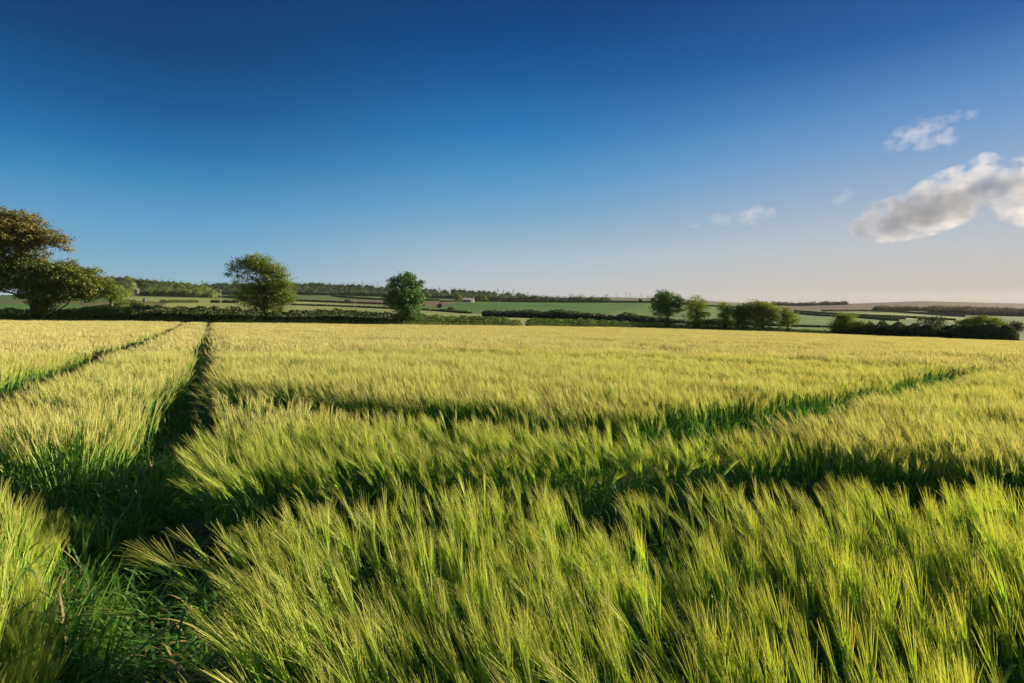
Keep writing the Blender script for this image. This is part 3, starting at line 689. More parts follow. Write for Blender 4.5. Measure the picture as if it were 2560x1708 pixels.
make_tree('hedgerow_tree', 'slim greyish green tree between the pale topped tree and the dense clump', 'tree', 1814,
 [(1808, 768, 15, 11, .9), (1822, 778, 16, 12, 1.), (1808, 790, 17, 12, 1.1), (1816, 804, 12, 12, 1.3)], kind='ash', trunk=.2, dens=26, limbs=18, seed=9, lsize=.2, csz=.32, group=G_H, ivy=1.8)
make_tree('hedgerow_tree', 'dense dark green rounded tree on the left of the pair growing together', 'tree', 1860,
 [(1856, 772, 22, 13, 1.3), (1868, 785, 24, 16, 1.5), (1846, 792, 16, 14, 1.2), (1858, 808, 20, 12, 1.2)], kind='oak', trunk=.25, dens=22, limbs=16, seed=10, lsize=.23, csz=.36, group=G_H, ivy=1.5)
make_tree('hedgerow_tree', 'tallest and widest tree of the right hand row, bright green on its right side', 'tree', 1912,
 [(1900, 765, 28, 12, 1.1), (1920, 778, 24, 18, 1.4), (1895, 785, 24, 16, 1.3), (1930, 795, 16, 14, 1.2), (1900, 806, 24, 12, 1.3), (1882, 758, 10, 6, .6)], kind='ash', trunk=.3, dens=22, limbs=20, seed=11, lsize=.22, csz=.36, group=G_H, ivy=1.2)
make_tree('hedgerow_tree', 'small rounded tree at the right end of the hedgerow clump', 'tree', 1972,
 [(1964, 780, 18, 13, 1.2), (1976, 794, 24, 14, 1.2), (1962, 804, 18, 14, 1.2), (1985, 806, 12, 8, .8)], kind='ash', trunk=.22, dens=20, limbs=18, seed=12, lsize=.2, csz=.36, group=G_H, ivy=1.5)
make_tree('round_tree', 'yellow green dome shaped tree standing in front of the right hand fields', 'tree', 2112,
 [(2112, 796, 22, 14, 1.5), (2112, 812, 32, 18, 1.5), (2090, 820, 14, 12, 1.2), (2136, 820, 14, 12, 1.2)], kind='ash', trunk=.22, dens=24, limbs=8, seed=13, lsize=.2, csz=.36)
make_tree('small_tree', 'small yellow green tree tucked against the right side of the dome shaped tree', 'tree', 2152, [(2152, 812, 12, 9, 1.3), (2160, 820, 10, 8, 1.2)], kind='ash', trunk=.14, dens=24, limbs=5, seed=14, lsize=.2, csz=.3)
make_tree('wispy_tree', 'slender limbed tree with flat topped tufts above the dark thicket', 'tree', 2335,
 [(2306, 798, 14, 5, 1.2), (2333, 797, 15, 6, 1.4), (2358, 802, 12, 5, 1.1), (2330, 812, 34, 8, .8), (2320, 830, 36, 14, 1.), (2345, 838, 22, 12, 1.)], kind='dark', trunk=.16, stems=3, fork=.35, dens=22, limbs=30, seed=15, lsize=.2, csz=.3)
make_tree('domed_tree', 'broad dark domed tree behind the big thicket near the right edge', 'tree', 2455, [(2455, 802, 34, 12, 1.4), (2415, 808, 24, 10, 1.2), (2500, 808, 18, 7, 1.)], kind='oak', Y=96, trunk=.25, dens=24, limbs=14, seed=16, lsize=.22, csz=.36, basepx=850)
make_tree('faint_tree', 'small hazy tree behind the right end of the last thicket', 'tree', 2535, [(2535, 815, 20, 10, 1.1), (2540, 825, 14, 8, 1.)], kind='brownwood', Y=130, trunk=.2, dens=14, limbs=6, seed=17, lsize=.3, csz=.4, basepx=848)

# ------------------------------------------------------------------ thickets and hedges
def hedge(name, label, tops, Y, kind='hedge', width=1.4, lsize=.17, per=260, cat='hedge', group=None, base=None, seed=1, lump=.12, grass=0, core=.72, step=.5):
    """tops: photo pixels of the hedge top; Y: distance (number or function of px); base row optional"""
    rg = np.random.default_rng(seed); tp = np.array(tops, float)
    px = np.arange(tp[0, 0], tp[-1, 0]+.01, max(.5, step*F/(Y(tp[:, 0].mean()) if callable(Y) else Y)*1.0))
    Yv = np.array([Y(p) for p in px]) if callable(Y) else np.full(len(px), float(Y))
    top = np.interp(px, tp[:, 0], tp[:, 1]); b = np.array([G(p, y) for p, y in zip(px, Yv)])
    zt = np.array([z_of(t, y) for t, y in zip(top, Yv)])
    h = np.clip(zt - b[:, 2], .5, None); h *= 1+lump*vnoise(px*.13, px*.05, seed)*.5
    o = b[len(b)//2].copy(); mb = MB()
    sl = np.hypot(np.diff(b[:, 0]), np.diff(b[:, 1])); cs = np.concatenate([[0], np.cumsum(sl)])
    n = int(per*cs[-1]*max(.25, h.mean()/2)*1.1)
    s = rg.random(n)*cs[-1]; f = np.interp(s, cs, np.arange(len(cs)))
    i0 = np.clip(f.astype(int), 0, len(cs)-2); t = (f-i0)[:, None]; c = b[i0]*(1-t)+b[i0+1]*t; hh = h[i0]*(1-t[:, 0])+h[i0+1]*t[:, 0]
    bulge = 1 + .22*vnoise(s*1.3, s*.4, seed) + .12*vnoise(s*3.1, s, seed+2)
    a = rg.uniform(0, math.pi, n); ww = width/2*bulge
    rr = 1-.35*rg.random(n)**2
    zz = np.abs(np.sin(a))**.55*hh*rr*(1+.10*vnoise(s*2.3, s*.7, seed+4)); yy_ = -np.cos(a)*ww*rr
    d = b[np.clip(i0+1, 0, len(b)-1)]-b[i0]; d /= np.linalg.norm(d, axis=1)[:, None]; nr = np.stack([-d[:, 1], d[:, 0], 0*d[:, 0]], 1)
    q = c + nr*yy_[:, None] + np.array([0, 0, 1.])*zz[:, None] + rg.normal(0, .05, (n, 3))
    patch = .45 + .35*vnoise(s*.9, zz*2., seed+7) + rg.normal(0, .16, n)
    leaves(mb, q, lsize*rg.uniform(.7, 1.4, n), np.clip(patch, 0, 1), 0, 1.4, 0, rg)
    # woody inside
    V = []; 
    k = 8; an = np.linspace(0, math.pi, k)
    for j in range(len(b)):
        dj = b[min(j+1, len(b)-1)]-b[max(j-1, 0)]; dj = dj/np.linalg.norm(dj); nj = np.array([-dj[1], dj[0], 0])
        V.append(b[j] + np.outer(-np.cos(an)*width*.5*core, nj) + np.outer(np.abs(np.sin(an))**.6*h[j]*core - .1, [0, 0, 1.]))
    V = np.concatenate(V); jj, ii = np.meshgrid(np.arange(len(b)-1), np.arange(k-1), indexing='ij'); A = (jj*k+ii).ravel()
    mb.add(V, np.stack([A, A+1, A+k+1, A+k], 1), .5, 1)
    if grass:
        n = int(grass*cs[-1]); s = rg.random(n)*cs[-1]; f = np.interp(s, cs, np.arange(len(cs))); i0 = np.clip(f.astype(int), 0, len(cs)-2); t = (f-i0)[:, None]
        c = b[i0]*(1-t)+b[i0+1]*t; d = b[i0+1]-b[i0]; d /= np.linalg.norm(d, axis=1)[:, None]; nr = np.stack([-d[:, 1], d[:, 0], 0*d[:, 0]], 1)
        c = c - nr*(width*.5+rg.random((n, 1))*.4-.1); gh = (rg.uniform(.5, 1.3, n)+.25*vnoise(s*.8, s*.3, 9))[:, None]
        w_ = d*.02; tipv = c + np.array([0, 0, 1.])*gh + rg.normal(0, .12, (n, 3))
        V = np.stack([c-w_, c+w_, tipv+w_*.3, tipv-w_*.3], 1).reshape(-1, 3); mb.add(V, np.arange(4*n).reshape(-1, 4), rg.random(n), 2)
    return tag(mb.build(name, [LM[kind] if kind != 'hedge' else M_hedge, M_twig, LM['grassy']], origin=o), label, cat, group)

hy = lambda p: float(Yh(p))+.3
hedge('field_hedge', 'long thick dark green hedge bordering the barley on the left and centre', [(-260, 772), (0, 772), (60, 774), (180, 776), (230, 773), (330, 768), (380, 764), (470, 768), (600, 771), (690, 777), (750, 776), (790, 775), (840, 774), (900, 777), (1000, 785), (1100, 789), (1200, 791), (1262, 794), (1275, 799), (1308, 802)], hy, per=420, grass=120, seed=21, lsize=.15)
hedge('clipped_hedge', 'lower clipped hedge running on from the gap to the trees right of centre', [(1316, 801), (1345, 795), (1380, 798), (1430, 797), (1500, 801), (1640, 806), (1720, 811), (1770, 806), (1830, 812), (1860, 815), (1935, 819), (2000, 823), (2060, 827), (2100, 830)], hy, per=360, grass=100, seed=22, lsize=.17)
hedge('dark_thicket', 'long dark bushy thicket between the dome shaped tree and the wispy tree', [(2075, 829), (2110, 824), (2150, 818), (2180, 809), (2210, 806), (2250, 808), (2300, 812), (2330, 816), (2400, 812)], lambda p: float(Yh(p))+1.5, kind='dark', width=4, per=620, seed=23, lsize=.2, cat='thicket', lump=.3)
hedge('rounded_thicket', 'big rounded blackish thicket closing the field at the far right', [(2378, 828), (2395, 817), (2425, 812), (2470, 811), (2510, 813), (2535, 820), (2546, 832), (2549, 842)], lambda p: float(Yh(p))-.4, kind='dark', width=4, per=700, seed=24, lsize=.2, cat='thicket', lump=.2)
hedge('valley_thicket', 'dark uneven line of scrub in the valley behind the clipped hedge', [(1205, 781), (1214, 775), (1236, 775.5), (1255, 779), (1277, 777), (1318, 774.5), (1345, 777), (1358, 782), (1372, 777), (1388, 773), (1408, 775), (1422, 779), (1440, 777), (1470, 783), (1500, 784), (1540, 790), (1553, 785), (1562, 781), (1578, 782), (1600, 789), (1658, 794), (1725, 803), (1760, 800), (1790, 797), (1830, 803), (1990, 812), (2080, 815), (2120, 818)], 190, kind='dark', width=5, per=110, seed=25, lsize=.42, cat='scrub', lump=.2, step=1.5)
# farther hedge lines: (photo px, base row) pairs, height in metres
def farhedge(label, line, hm, seed, kind='dark', group='thin hedges dividing the far fields', name='boundary_hedge'):
    ln = np.array(line, float); pxs = np.arange(ln[0, 0], ln[-1, 0]+.1, 6.); rows = np.interp(pxs, ln[:, 0], ln[:, 1])
    Yl = np.array([Yof(p, r) for p, r in zip(pxs, rows)]); kk = min(9, len(Yl)); Ys = np.convolve(np.pad(Yl, kk//2, mode='edge'), np.ones(kk)/kk, 'valid')[:len(Yl)] if kk > 2 else Yl
    Yf = lambda p: float(np.interp(p, pxs, Ys))
    tops = [(p, float(Tpy(p, Yf(p))) - hm/Yf(p)*F) for p in pxs]
    return hedge(name, label, tops, Yf, kind=kind, width=max(2.2, hm*.9), per=22 if Ys.mean() > 250 else 50, seed=seed, lsize=.75 if Ys.mean() > 300 else .5, group=group, step=3, lump=.25)
farhedge('dark hedge along the foot of the wood by the pink gabled house', [(312, 737), (420, 740), (585, 745), (650, 748)], 2.2, 31)
farhedge('short hedge crossing the pale field left of the tall pole', [(400, 757), (507, 757.5)], 2.0, 32, 'hedge')
farhedge('short hedge stub running right from behind the tall pole', [(528, 757), (600, 758.5)], 2.2, 33, 'hedge')
farhedge('thin hedge on the near side of the red ploughed strip', [(722, 753), (794, 755), (880, 758), (992, 762.5)], 1.6, 34)
farhedge('low hedge line dipping across the pale field behind the sycamore', [(730, 763), (880, 768), (990, 773), (1095, 778), (1180, 785)], 1.0, 35)
farhedge('hedge slanting through the green fields below the long dark wood', [(745, 735.5), (815, 738), (854, 744), (905, 748), (965, 751), (1100, 752)], 2.4, 36)
farhedge('straight dark hedge along the ridge of the big green field', [(1100, 755.5), (1180, 754), (1300, 755.5), (1400, 756.5), (1640, 757.5), (1790, 767), (1850, 771)], 2.2, 37)
farhedge('upper hedge above the narrow pale field on the right', [(1985, 778), (2040, 784), (2106, 787), (2239, 795), (2268, 800)], 1.8, 38)
farhedge('lower hedge just above the sloping green field on the right', [(1985, 783), (2040, 790), (2140, 794), (2260, 804)], 1.8, 39)
farhedge('faint hedge at the foot of the brown moorland hill', [(2055, 779), (2170, 778.5), (2240, 781), (2317, 786), (2416, 793)], 2.4, 40, 'brownwood')
farhedge('broken hedge through the middle of the narrow pale field on the right', [(2142, 790), (2228, 792), (2294, 796), (2394, 802)], 1.6, 41, 'brownwood')

# ------------------------------------------------------------------ far woods
def wood(name, label, sil, base, Yb, layers, dy, crownr, kind, seed, lsize=.9, conifer=0., spacing=1., gap=None):
    rg = np.random.default_rng(seed); mb = MB(); sl = np.array(sil, float); bs = np.array(base, float)
    o = None
    for k in range(layers):
        Y = Yb + dy*k; stepx = crownr*1.0*F/Y*spacing
        for p in np.arange(sl[0, 0]+stepx*rg.random()*.5, sl[-1, 0], stepx):
            p += rg.normal(0, stepx*.2)
            if gap and k < 4 and gap[0] < p < gap[1]: continue
            st = np.interp(p, sl[:, 0], sl[:, 1]); sb = np.interp(p, bs[:, 0], bs[:, 1])
            f = (k+1)/layers; tpy = sb*(1-f)+st*f + abs(rg.normal(0, 1.1)); r = crownr*rg.uniform(.7, 1.25)
            c = P(p, tpy, Y); c[2] -= r*.8; o = c if o is None else o
            g = G(p, Y)[2]
            if c[2] < g: c[2] = g+r*.3
            rc = rg.random()**1.3*.85+.05; n = 150
            if rg.random() < conifer:
                t = rg.random(n); a = rg.random(n)*6.28; q = c + np.stack([np.cos(a)*(1-t)*r*.5, np.sin(a)*(1-t)*r*.5, t*r*1.9-r*.5], 1)
            else:
                d = rg.normal(size=(n, 3)); d /= np.linalg.norm(d, axis=1)[:, None]; d[:, 2] = d[:, 2]*.95+.05
                q = c + d*r*np.array([1, 1, .95])*(1+.12*rg.normal(size=(n, 1)))
                # shaded body of the crown down to the ground
                aa = np.arange(8)*math.pi/4; hb = max(c[2]-g, .5)
                V = np.concatenate([c+np.stack([np.cos(aa)*r*.8, np.sin(aa)*r*.8, np.full(8, .25*r)], 1), c+np.stack([np.cos(aa)*r*.55, np.sin(aa)*r*.55, np.full(8, -hb)], 1), [c+[0, 0, r*.75]]])
                mb.add(V, [[i, (i+1) % 8, 8+(i+1) % 8, 8+i] for i in range(8)], rc*.9, 0); mb.add(V, [[i, (i+1) % 8, 16] for i in range(8)], rc*.6, 0)
                n2 = 30; t = rg.random(n2); a = rg.random(n2)*6.28
                leaves(mb, c+np.stack([np.cos(a)*r*.85, np.sin(a)*r*.85, -t*hb], 1), lsize*1.3, np.clip(rc+rg.normal(0, .15, n2), 0, 1), 0, 1.2, 0, rg)
            leaves(mb, q, lsize*rg.uniform(.7, 1.3, n), np.clip(rc+rg.normal(0, .15, n), 0, 1), 0, 1.2, 0, rg)
    return tag(mb.build(name, LM[kind], origin=o), label, 'wood', kind='stuff')
wood('woodland', 'wood of rounded green crowns around the pink gabled house on the left', [(262, 691), (280, 689), (300, 691), (318, 688), (335, 694), (381, 697), (422, 700), (463, 704), (504, 708), (523, 717), (537, 729), (541, 735)], [(262, 742), (340, 735), (540, 739)], 590, 5, 14, 7.5, 'wood', 51, lsize=.85, spacing=1.15, gap=(330, 360))
wood('woodland', 'lighter rounded trees standing forward just left of the pink gabled house', [(262, 708), (280, 711), (300, 712), (314, 716), (324, 726)], [(262, 748), (326, 737)], 520, 3, 12, 5.0, 'wood', 52, lsize=.9)
wood('far_woodland', 'long dark bluish wood along the skyline from the ash tree to the white farmhouse', [(505, 706), (560, 705), (650, 707), (735, 705), (800, 705), (830, 708), (900, 709), (960, 713), (1000, 716), (1060, 718), (1100, 722), (1140, 720), (1168, 724), (1200, 725), (1263, 727), (1301, 731), (1331, 737), (1372, 741), (1413, 743), (1440, 747), (1522, 752)], [(505, 738), (740, 736), (1000, 742), (1100, 750), (1280, 755), (1522, 755)], 900, 5, 22, 8.5, 'darkwood', 53, lsize=1.05, conifer=.10, spacing=1.1)
wood('moor_woodland', 'hazy brown wood on the slope of the moor at the far right', [(2330, 790), (2350, 776), (2380, 768), (2410, 766), (2450, 768), (2520, 771), (2600, 776), (2700, 780)], [(2330, 794), (2450, 806), (2560, 808), (2700, 810)], 700, 5, 60, 7, 'brownwood', 54, lsize=1.6)
wood('moor_woodland', 'scattered brownish trees at the foot of the moor above the pale strip field', [(2190, 776), (2205, 769), (2250, 770), (2290, 773), (2340, 778)], [(2190, 784), (2340, 788)], 900, 2, 40, 6, 'brownwood', 55, lsize=1.6, spacing=1.4)
wood('horizon_woodland', 'hazy line of trees on the skyline left of the moorland hill', [(1930, 766), (1990, 764), (2010, 760), (2055, 761), (2080, 757), (2105, 758), (2115, 763)], [(1930, 770), (2115, 772)], 1350, 2, 40, 7, 'brownwood', 56, lsize=2.)

def bush(name, label, cx, top, bottom, wid, kind, seed, cat='bush', group=None):
    Y = Yof(cx, bottom); k = Y/F
    b = G(cx, Y); rg = np.random.default_rng(seed); mb = MB(); h = (bottom-top)*k; w_ = wid*k/2; n = 420
    cs = [(rg.uniform(-.5, .5)*w_, rg.uniform(-.3, .3)*w_, h*rg.uniform(.4, .75), w_*rg.uniform(.45, .75)) for _ in range(6)]
    for c in cs:
        d = rg.normal(size=(n//6, 3)); d /= np.linalg.norm(d, axis=1)[:, None]; r = rg.random((n//6, 1))**.4
        q = b + np.array(c[:3]) + d*r*np.array([c[3], c[3], min(h*.45, c[3])]); q[:, 2] = np.maximum(q[:, 2], b[2]+.1)
        leaves(mb, q, max(.25, w_*.28), np.clip(rg.random()*.6+.1+rg.normal(0, .15, len(q)), 0, 1), 0, 1.2, 0, rg)
    root = tag(empty(name, b), label, cat, group)
    mb.build('crown', LM[kind], root, origin=b); tb = MB(); tube(tb, [b-[0, 0, .2], b+[0, 0, h*.6]], [w_*.10+.05, .05], 6); tb.build('trunk', M_bark, root, origin=b); return root
bush('lone_bush', 'round dark bush at the edge of the red ploughed strip', 868, 750, 757, 16, 'dark', 61)
bush('lone_bush', 'dark bush just right of the sycamore below the red strip', 1098, 760, 771, 20, 'dark', 62)
bush('lone_bush', 'low bush at the left end of the green field right of the sycamore', 1128, 768, 778, 24, 'dark', 63)
bush('lone_tree', 'yellowish tree immediately left of the white farmhouse', 1145, 741, 754, 24, 'wood', 64, 'tree')
bush('lone_tree', 'dark rounded tree immediately right of the white farmhouse', 1199, 740, 754, 14, 'darkwood', 65, 'tree')
bush('lone_tree', 'pale green rounded tree two crowns right of the white farmhouse', 1214, 741, 754, 14, 'ash', 66, 'tree')
bush('lone_tree', 'solitary dark tree on the ridge hedge where the wood ends', 1505, 743, 756, 11, 'darkwood', 67, 'tree')
bush('lone_tree', 'small lone tree on the ridge hedge left of the forked ivy clad tree', 1600, 746, 757, 11, 'dark', 68, 'tree')
bush('lone_bush', 'little bush beside the foot of the tall pole', 548, 751, 759, 8, 'hedge' if False else 'oak', 69)

# ------------------------------------------------------------------ poles, pylons, turbines
M_pole = plain('weathered_wood', (.30, .26, .21)); M_grey = plain('grey_metal', (.35, .36, .38), .5); M_white = plain('white_paint', (.75, .76, .78), .5); M_cer = plain('ceramic', (.25, .14, .09), .3)
def pole(label, cx, top, bottom, arm=True, seed=0):
    Y = Yof(cx, bottom); b = G(cx, Y); k = Y/F; h = (bottom-top)*k
    root = tag(empty('utility_pole', b), label, 'utility pole', 'wooden poles crossing the fields')
    mb = MB(); tube(mb, [b-[0, 0, .3], b+[0, 0, h]], [.18, .14], 8); tube(mb, [b+[0, 0, h-.01], b+[0, 0, h+.12]], [.14, .02], 8); mb.build('pole', M_pole, root, origin=b)
    if arm:
        mb = MB(); box(mb, b+np.array([0, -.22, h-.55]), (2.6, .14, .16)); mb.build('crossarm', M_pole, root, origin=b)
        for dx in (-1.15, 0, 1.15):
            mb = MB(); q = b+np.array([dx, -.22, h-.47]); tube(mb, [q, q+[0, 0, .12], q+[0, 0, .14], q+[0, 0, .26]], [.05, .09, .05, .03], 7); mb.build('insulator', M_cer, root, origin=b)
pole('tall pole with a crossarm standing left of the ash tree', 553, 724, 760.5)
pole('plain pole in the pale field between the ash tree and the sycamore', 887, 745, 769, False)
pole('short pole beside the bushes just right of the sycamore', 1090, 752, 771, False)
pole('pole in the big green field below the white farmhouse', 1249, 750, 767, False)
pole('small pole against the ridge hedge under the end of the wood', 1369, 746, 758, False)
def pylon(label, cx, top, Y=2900.):
    b = G(cx, Y); h = z_of(top, Y)-b[2]; root = tag(empty('pylon', b), label, 'pylon', 'electricity pylons on the hazy skyline')
    mb = MB(); w0 = 4.2
    def lv(t): return w0*(1-t)*.8+.7
    for sx in (-1, 1):
        for sy in (-1, 1): tube(mb, [b+np.array([sx*lv(t), sy*lv(t), t*h]) for t in (0, .5, 1)], [.5, .4, .3], 4)
    for i in range(6):
        t0, t1 = i/6, (i+1)/6
        for s in (-1, 1):
            tube(mb, [b+np.array([-s*lv(t0), -lv(t0), t0*h]), b+np.array([s*lv(t1), -lv(t1), t1*h])], [.25, .25], 4); tube(mb, [b+np.array([-s*lv(t0), lv(t0), t0*h]), b+np.array([s*lv(t1), lv(t1), t1*h])], [.25, .25], 4)
    mb.build('lattice_tower', M_grey, root, origin=b)
    for t, wd in ((.7, 9), (.83, 11), (.96, 8)):
        mb = MB(); tube(mb, [b+np.array([-wd, 0, t*h]), b+np.array([0, 0, t*h+.6]), b+np.array([wd, 0, t*h])], [.2, .45, .2], 4); mb.build('crossarm', M_grey, root, origin=b)
pylon('left pylon, above the solitary tree at the end of the wood', 1516, 736); pylon('shortest pylon, in the middle of the skyline stretch', 1544, 743); pylon('right pylon, closest to the forked ivy clad tree', 1620, 740)
def turbine(label, cx, top, rot, Y=3000.):
    b = G(cx, Y); h = z_of(top, Y)-b[2]; root = tag(empty('wind_turbine', b), label, 'wind turbine', 'wind turbines on the hazy hill')
    mb = MB(); tube(mb, [b, b+[0, 0, h]], [1.1, .6], 8); mb.build('tower', M_grey, root, origin=b)
    mb = MB(); box(mb, b+np.array([0, .8, h+.8]), (2.4, 6, 2.4)); tube(mb, [b+np.array([0, -2.2, h+.8]), b+np.array([0, -4, h+.8])], [1.2, .3], 8); mb.build('nacelle', M_white, root, origin=b)
    for i in range(3):
        a = rot+i*2*math.pi/3; d = np.array([math.sin(a), 0, math.cos(a)]); mb = MB(); q = b+np.array([0, -3.2, h+.8]); p_ = np.array([math.cos(a), 0, -math.sin(a)])
        V = []
        for t, wd in ((0, .6), (.15, 1.3), (.6, .8), (1, .25)): V += [q+d*t*14-p_*wd*.7+[0, .15, 0], q+d*t*14+p_*wd*.7-[0, .15, 0]]
        mb.add(V, [[0, 1, 3, 2], [2, 3, 5, 4], [4, 5, 7, 6]]); mb.build('blade', M_white, root, origin=b)
turbine('leftmost turbine, on the crest nearest the left pylon', 1540, 735, .3); turbine('tallest turbine, in the middle of the hill crest', 1564, 733, .9); turbine('small turbine just right of the tallest one', 1575, 737, .1); turbine('rightmost turbine, standing left of the right pylon', 1603, 738, 1.4)

# ------------------------------------------------------------------ houses
M_pink = noisemat('pink_stone', (.42, .26, .20), (.55, .36, .28), 1.5); M_slate = plain('slate', (.10, .095, .11)); M_render = plain('white_render', (.30, .27, .28)); M_glass = plain('window_glass', (.03, .035, .045), .15); M_brick = plain('chimney_brick', (.30, .16, .12))
def house(name, label, cx, bottom, wpx, hpx, wall, gable_front, seed, Y=None, roofm=None):
    Y = Y or Yof(cx, bottom); b = G(cx, Y); k = Y/F; W = wpx*k; Hh = hpx*k; D = W*.9 if gable_front else W*.38
    root = tag(empty(name, b), label, 'house')
    e = Hh*.62; mb = MB(); x, y = W/2, D/2
    if gable_front:   # ridge runs away from the viewer
        v = np.array([[-x, -y, -.5], [x, -y, -.5], [x, y, -.5], [-x, y, -.5], [-x, -y, e], [x, -y, e], [x, y, e], [-x, y, e], [0, -y, Hh], [0, y, Hh]])+b
        mb.add(v, [[0, 1, 5, 4], [1, 2, 6, 5], [2, 3, 7, 6], [3, 0, 4, 7]]); mb.add(v, [[4, 5, 8], [6, 7, 9]])
        rf = MB()
        for s in (-1, 1):
            q = np.array([[s*(x+.3), -y-.2, e-.25], [s*(x+.3), y+.2, e-.25], [0, y+.2, Hh+.12], [0, -y-.2, Hh+.12]])+b; q2 = q+[0, 0, .18]
            rf.add(np.concatenate([q, q2]), [[0, 1, 2, 3], [4, 5, 6, 7], [0, 1, 5, 4], [0, 3, 7, 4], [1, 2, 6, 5]])
        ch = [(0, -y*.8, Hh), (0, y*.8, Hh)]
    else:
        v = np.array([[-x, -y, -.5], [x, -y, -.5], [x, y, -.5], [-x, y, -.5], [-x, -y, e], [x, -y, e], [x, y, e], [-x, y, e], [-x, 0, Hh], [x, 0, Hh]])+b
        mb.add(v, [[0, 1, 5, 4], [1, 2, 6, 5], [2, 3, 7, 6], [3, 0, 4, 7]]); mb.add(v, [[4, 7, 8], [5, 6, 9]])
        rf = MB()
        for s in (-1, 1):
            q = np.array([[-x-.3, s*(y+.4), e-.2], [x+.3, s*(y+.4), e-.2], [x+.3, 0, Hh+.1], [-x-.3, 0, Hh+.1]])+b; q2 = q+[0, 0, .18]
            rf.add(np.concatenate([q, q2]), [[0, 1, 2, 3], [4, 5, 6, 7], [0, 1, 5, 4], [0, 3, 7, 4], [1, 2, 6, 5]])
        ch = [(-x*.85, 0, Hh), (0, 0, Hh), (x*.85, 0, Hh)]
    mb.build('wall', wall, root, origin=b); r = rf.build('roof', roofm or M_slate, root, origin=b)
    for c in ch:
        m2 = MB(); box(m2, b+np.array(c)+[0, 0, .4], (W*.09+.25, .9, 1.9)); o = m2.build('chimney', M_brick, r, origin=b)
    nx = 2 if gable_front else 5
    for i in range(nx):
        for lvl in (.18, .46):
            m2 = MB(); box(m2, b+np.array([(i+.5)/nx*W-x, -y-.01, Hh*lvl+.4]), (1.0, .12, 1.2)); m2.build('window', M_glass, root, origin=b)
house('gabled_house', 'small pink stone house with its gable facing us in a gap of the left wood', 345, 738, 12, 17, M_pink, True, 1, Y=585)
house('farmhouse', 'long white farmhouse with chimneys at the foot of the dark wood', 1172, 754, 27, 10, M_render, False, 2, Y=640)
# field barn by the lane
b = G(362, Yof(362, 755)); kx = Yof(362, 755)/F; root = tag(empty('stone_shed', b), 'tiny grey shed at the end of the hedge beside the lane', 'shed')
mb = MB(); box(mb, b+[0, 0, 3*kx], (5.5*kx, 5*kx, 7*kx)); mb.build('wall', M_slate, root, origin=b)
mb = MB(); mb.add(b+np.array([[-3.4*kx, -3*kx, 5.6*kx], [3.4*kx, -3*kx, 5.6*kx], [3.4*kx, 3*kx, 7.6*kx], [-3.4*kx, 3*kx, 7.6*kx], [-3.4*kx, -3*kx, 6.6*kx], [3.4*kx, -3*kx, 6.6*kx], [3.4*kx, 3*kx, 8.6*kx], [-3.4*kx, 3*kx, 8.6*kx]]), [[0, 1, 2, 3], [4, 5, 6, 7], [0, 1, 5, 4], [1, 2, 6, 5], [2, 3, 7, 6], [3, 0, 4, 7]]); mb.build('roof', M_slate, root, origin=b)
# lane seen as a short bluish strip
mb = MB(); V = []
for p in np.linspace(300, 345, 12):
    for r_ in (762.6, 760.4): q = G(p, Yof(p, r_)); q[2] += .12; V.append(q)
mb.add(np.array(V), [[2*i, 2*i+2, 2*i+3, 2*i+1] for i in range(11)]); tag(mb.build('lane', M_road), 'short stretch of grey lane between the grass banks', 'lane', kind='structure')
# scrub banks beside the lane
hedge('lane_hedge', 'low green hedge bank curving beside the grey lane', [(300, 757), (318, 750), (335, 751), (352, 755), (372, 758)], lambda p: 215., kind='oak', width=4, per=60, seed=71, lsize=.4)
hedge('bank_hedge', 'long grassy bank hedge sloping up from under the oak to the lane', [(150, 775), (200, 769), (250, 763), (290, 757), (316, 753), (324, 757)], lambda p: 120., kind='grassy', width=3, per=160, seed=72, lsize=.28)

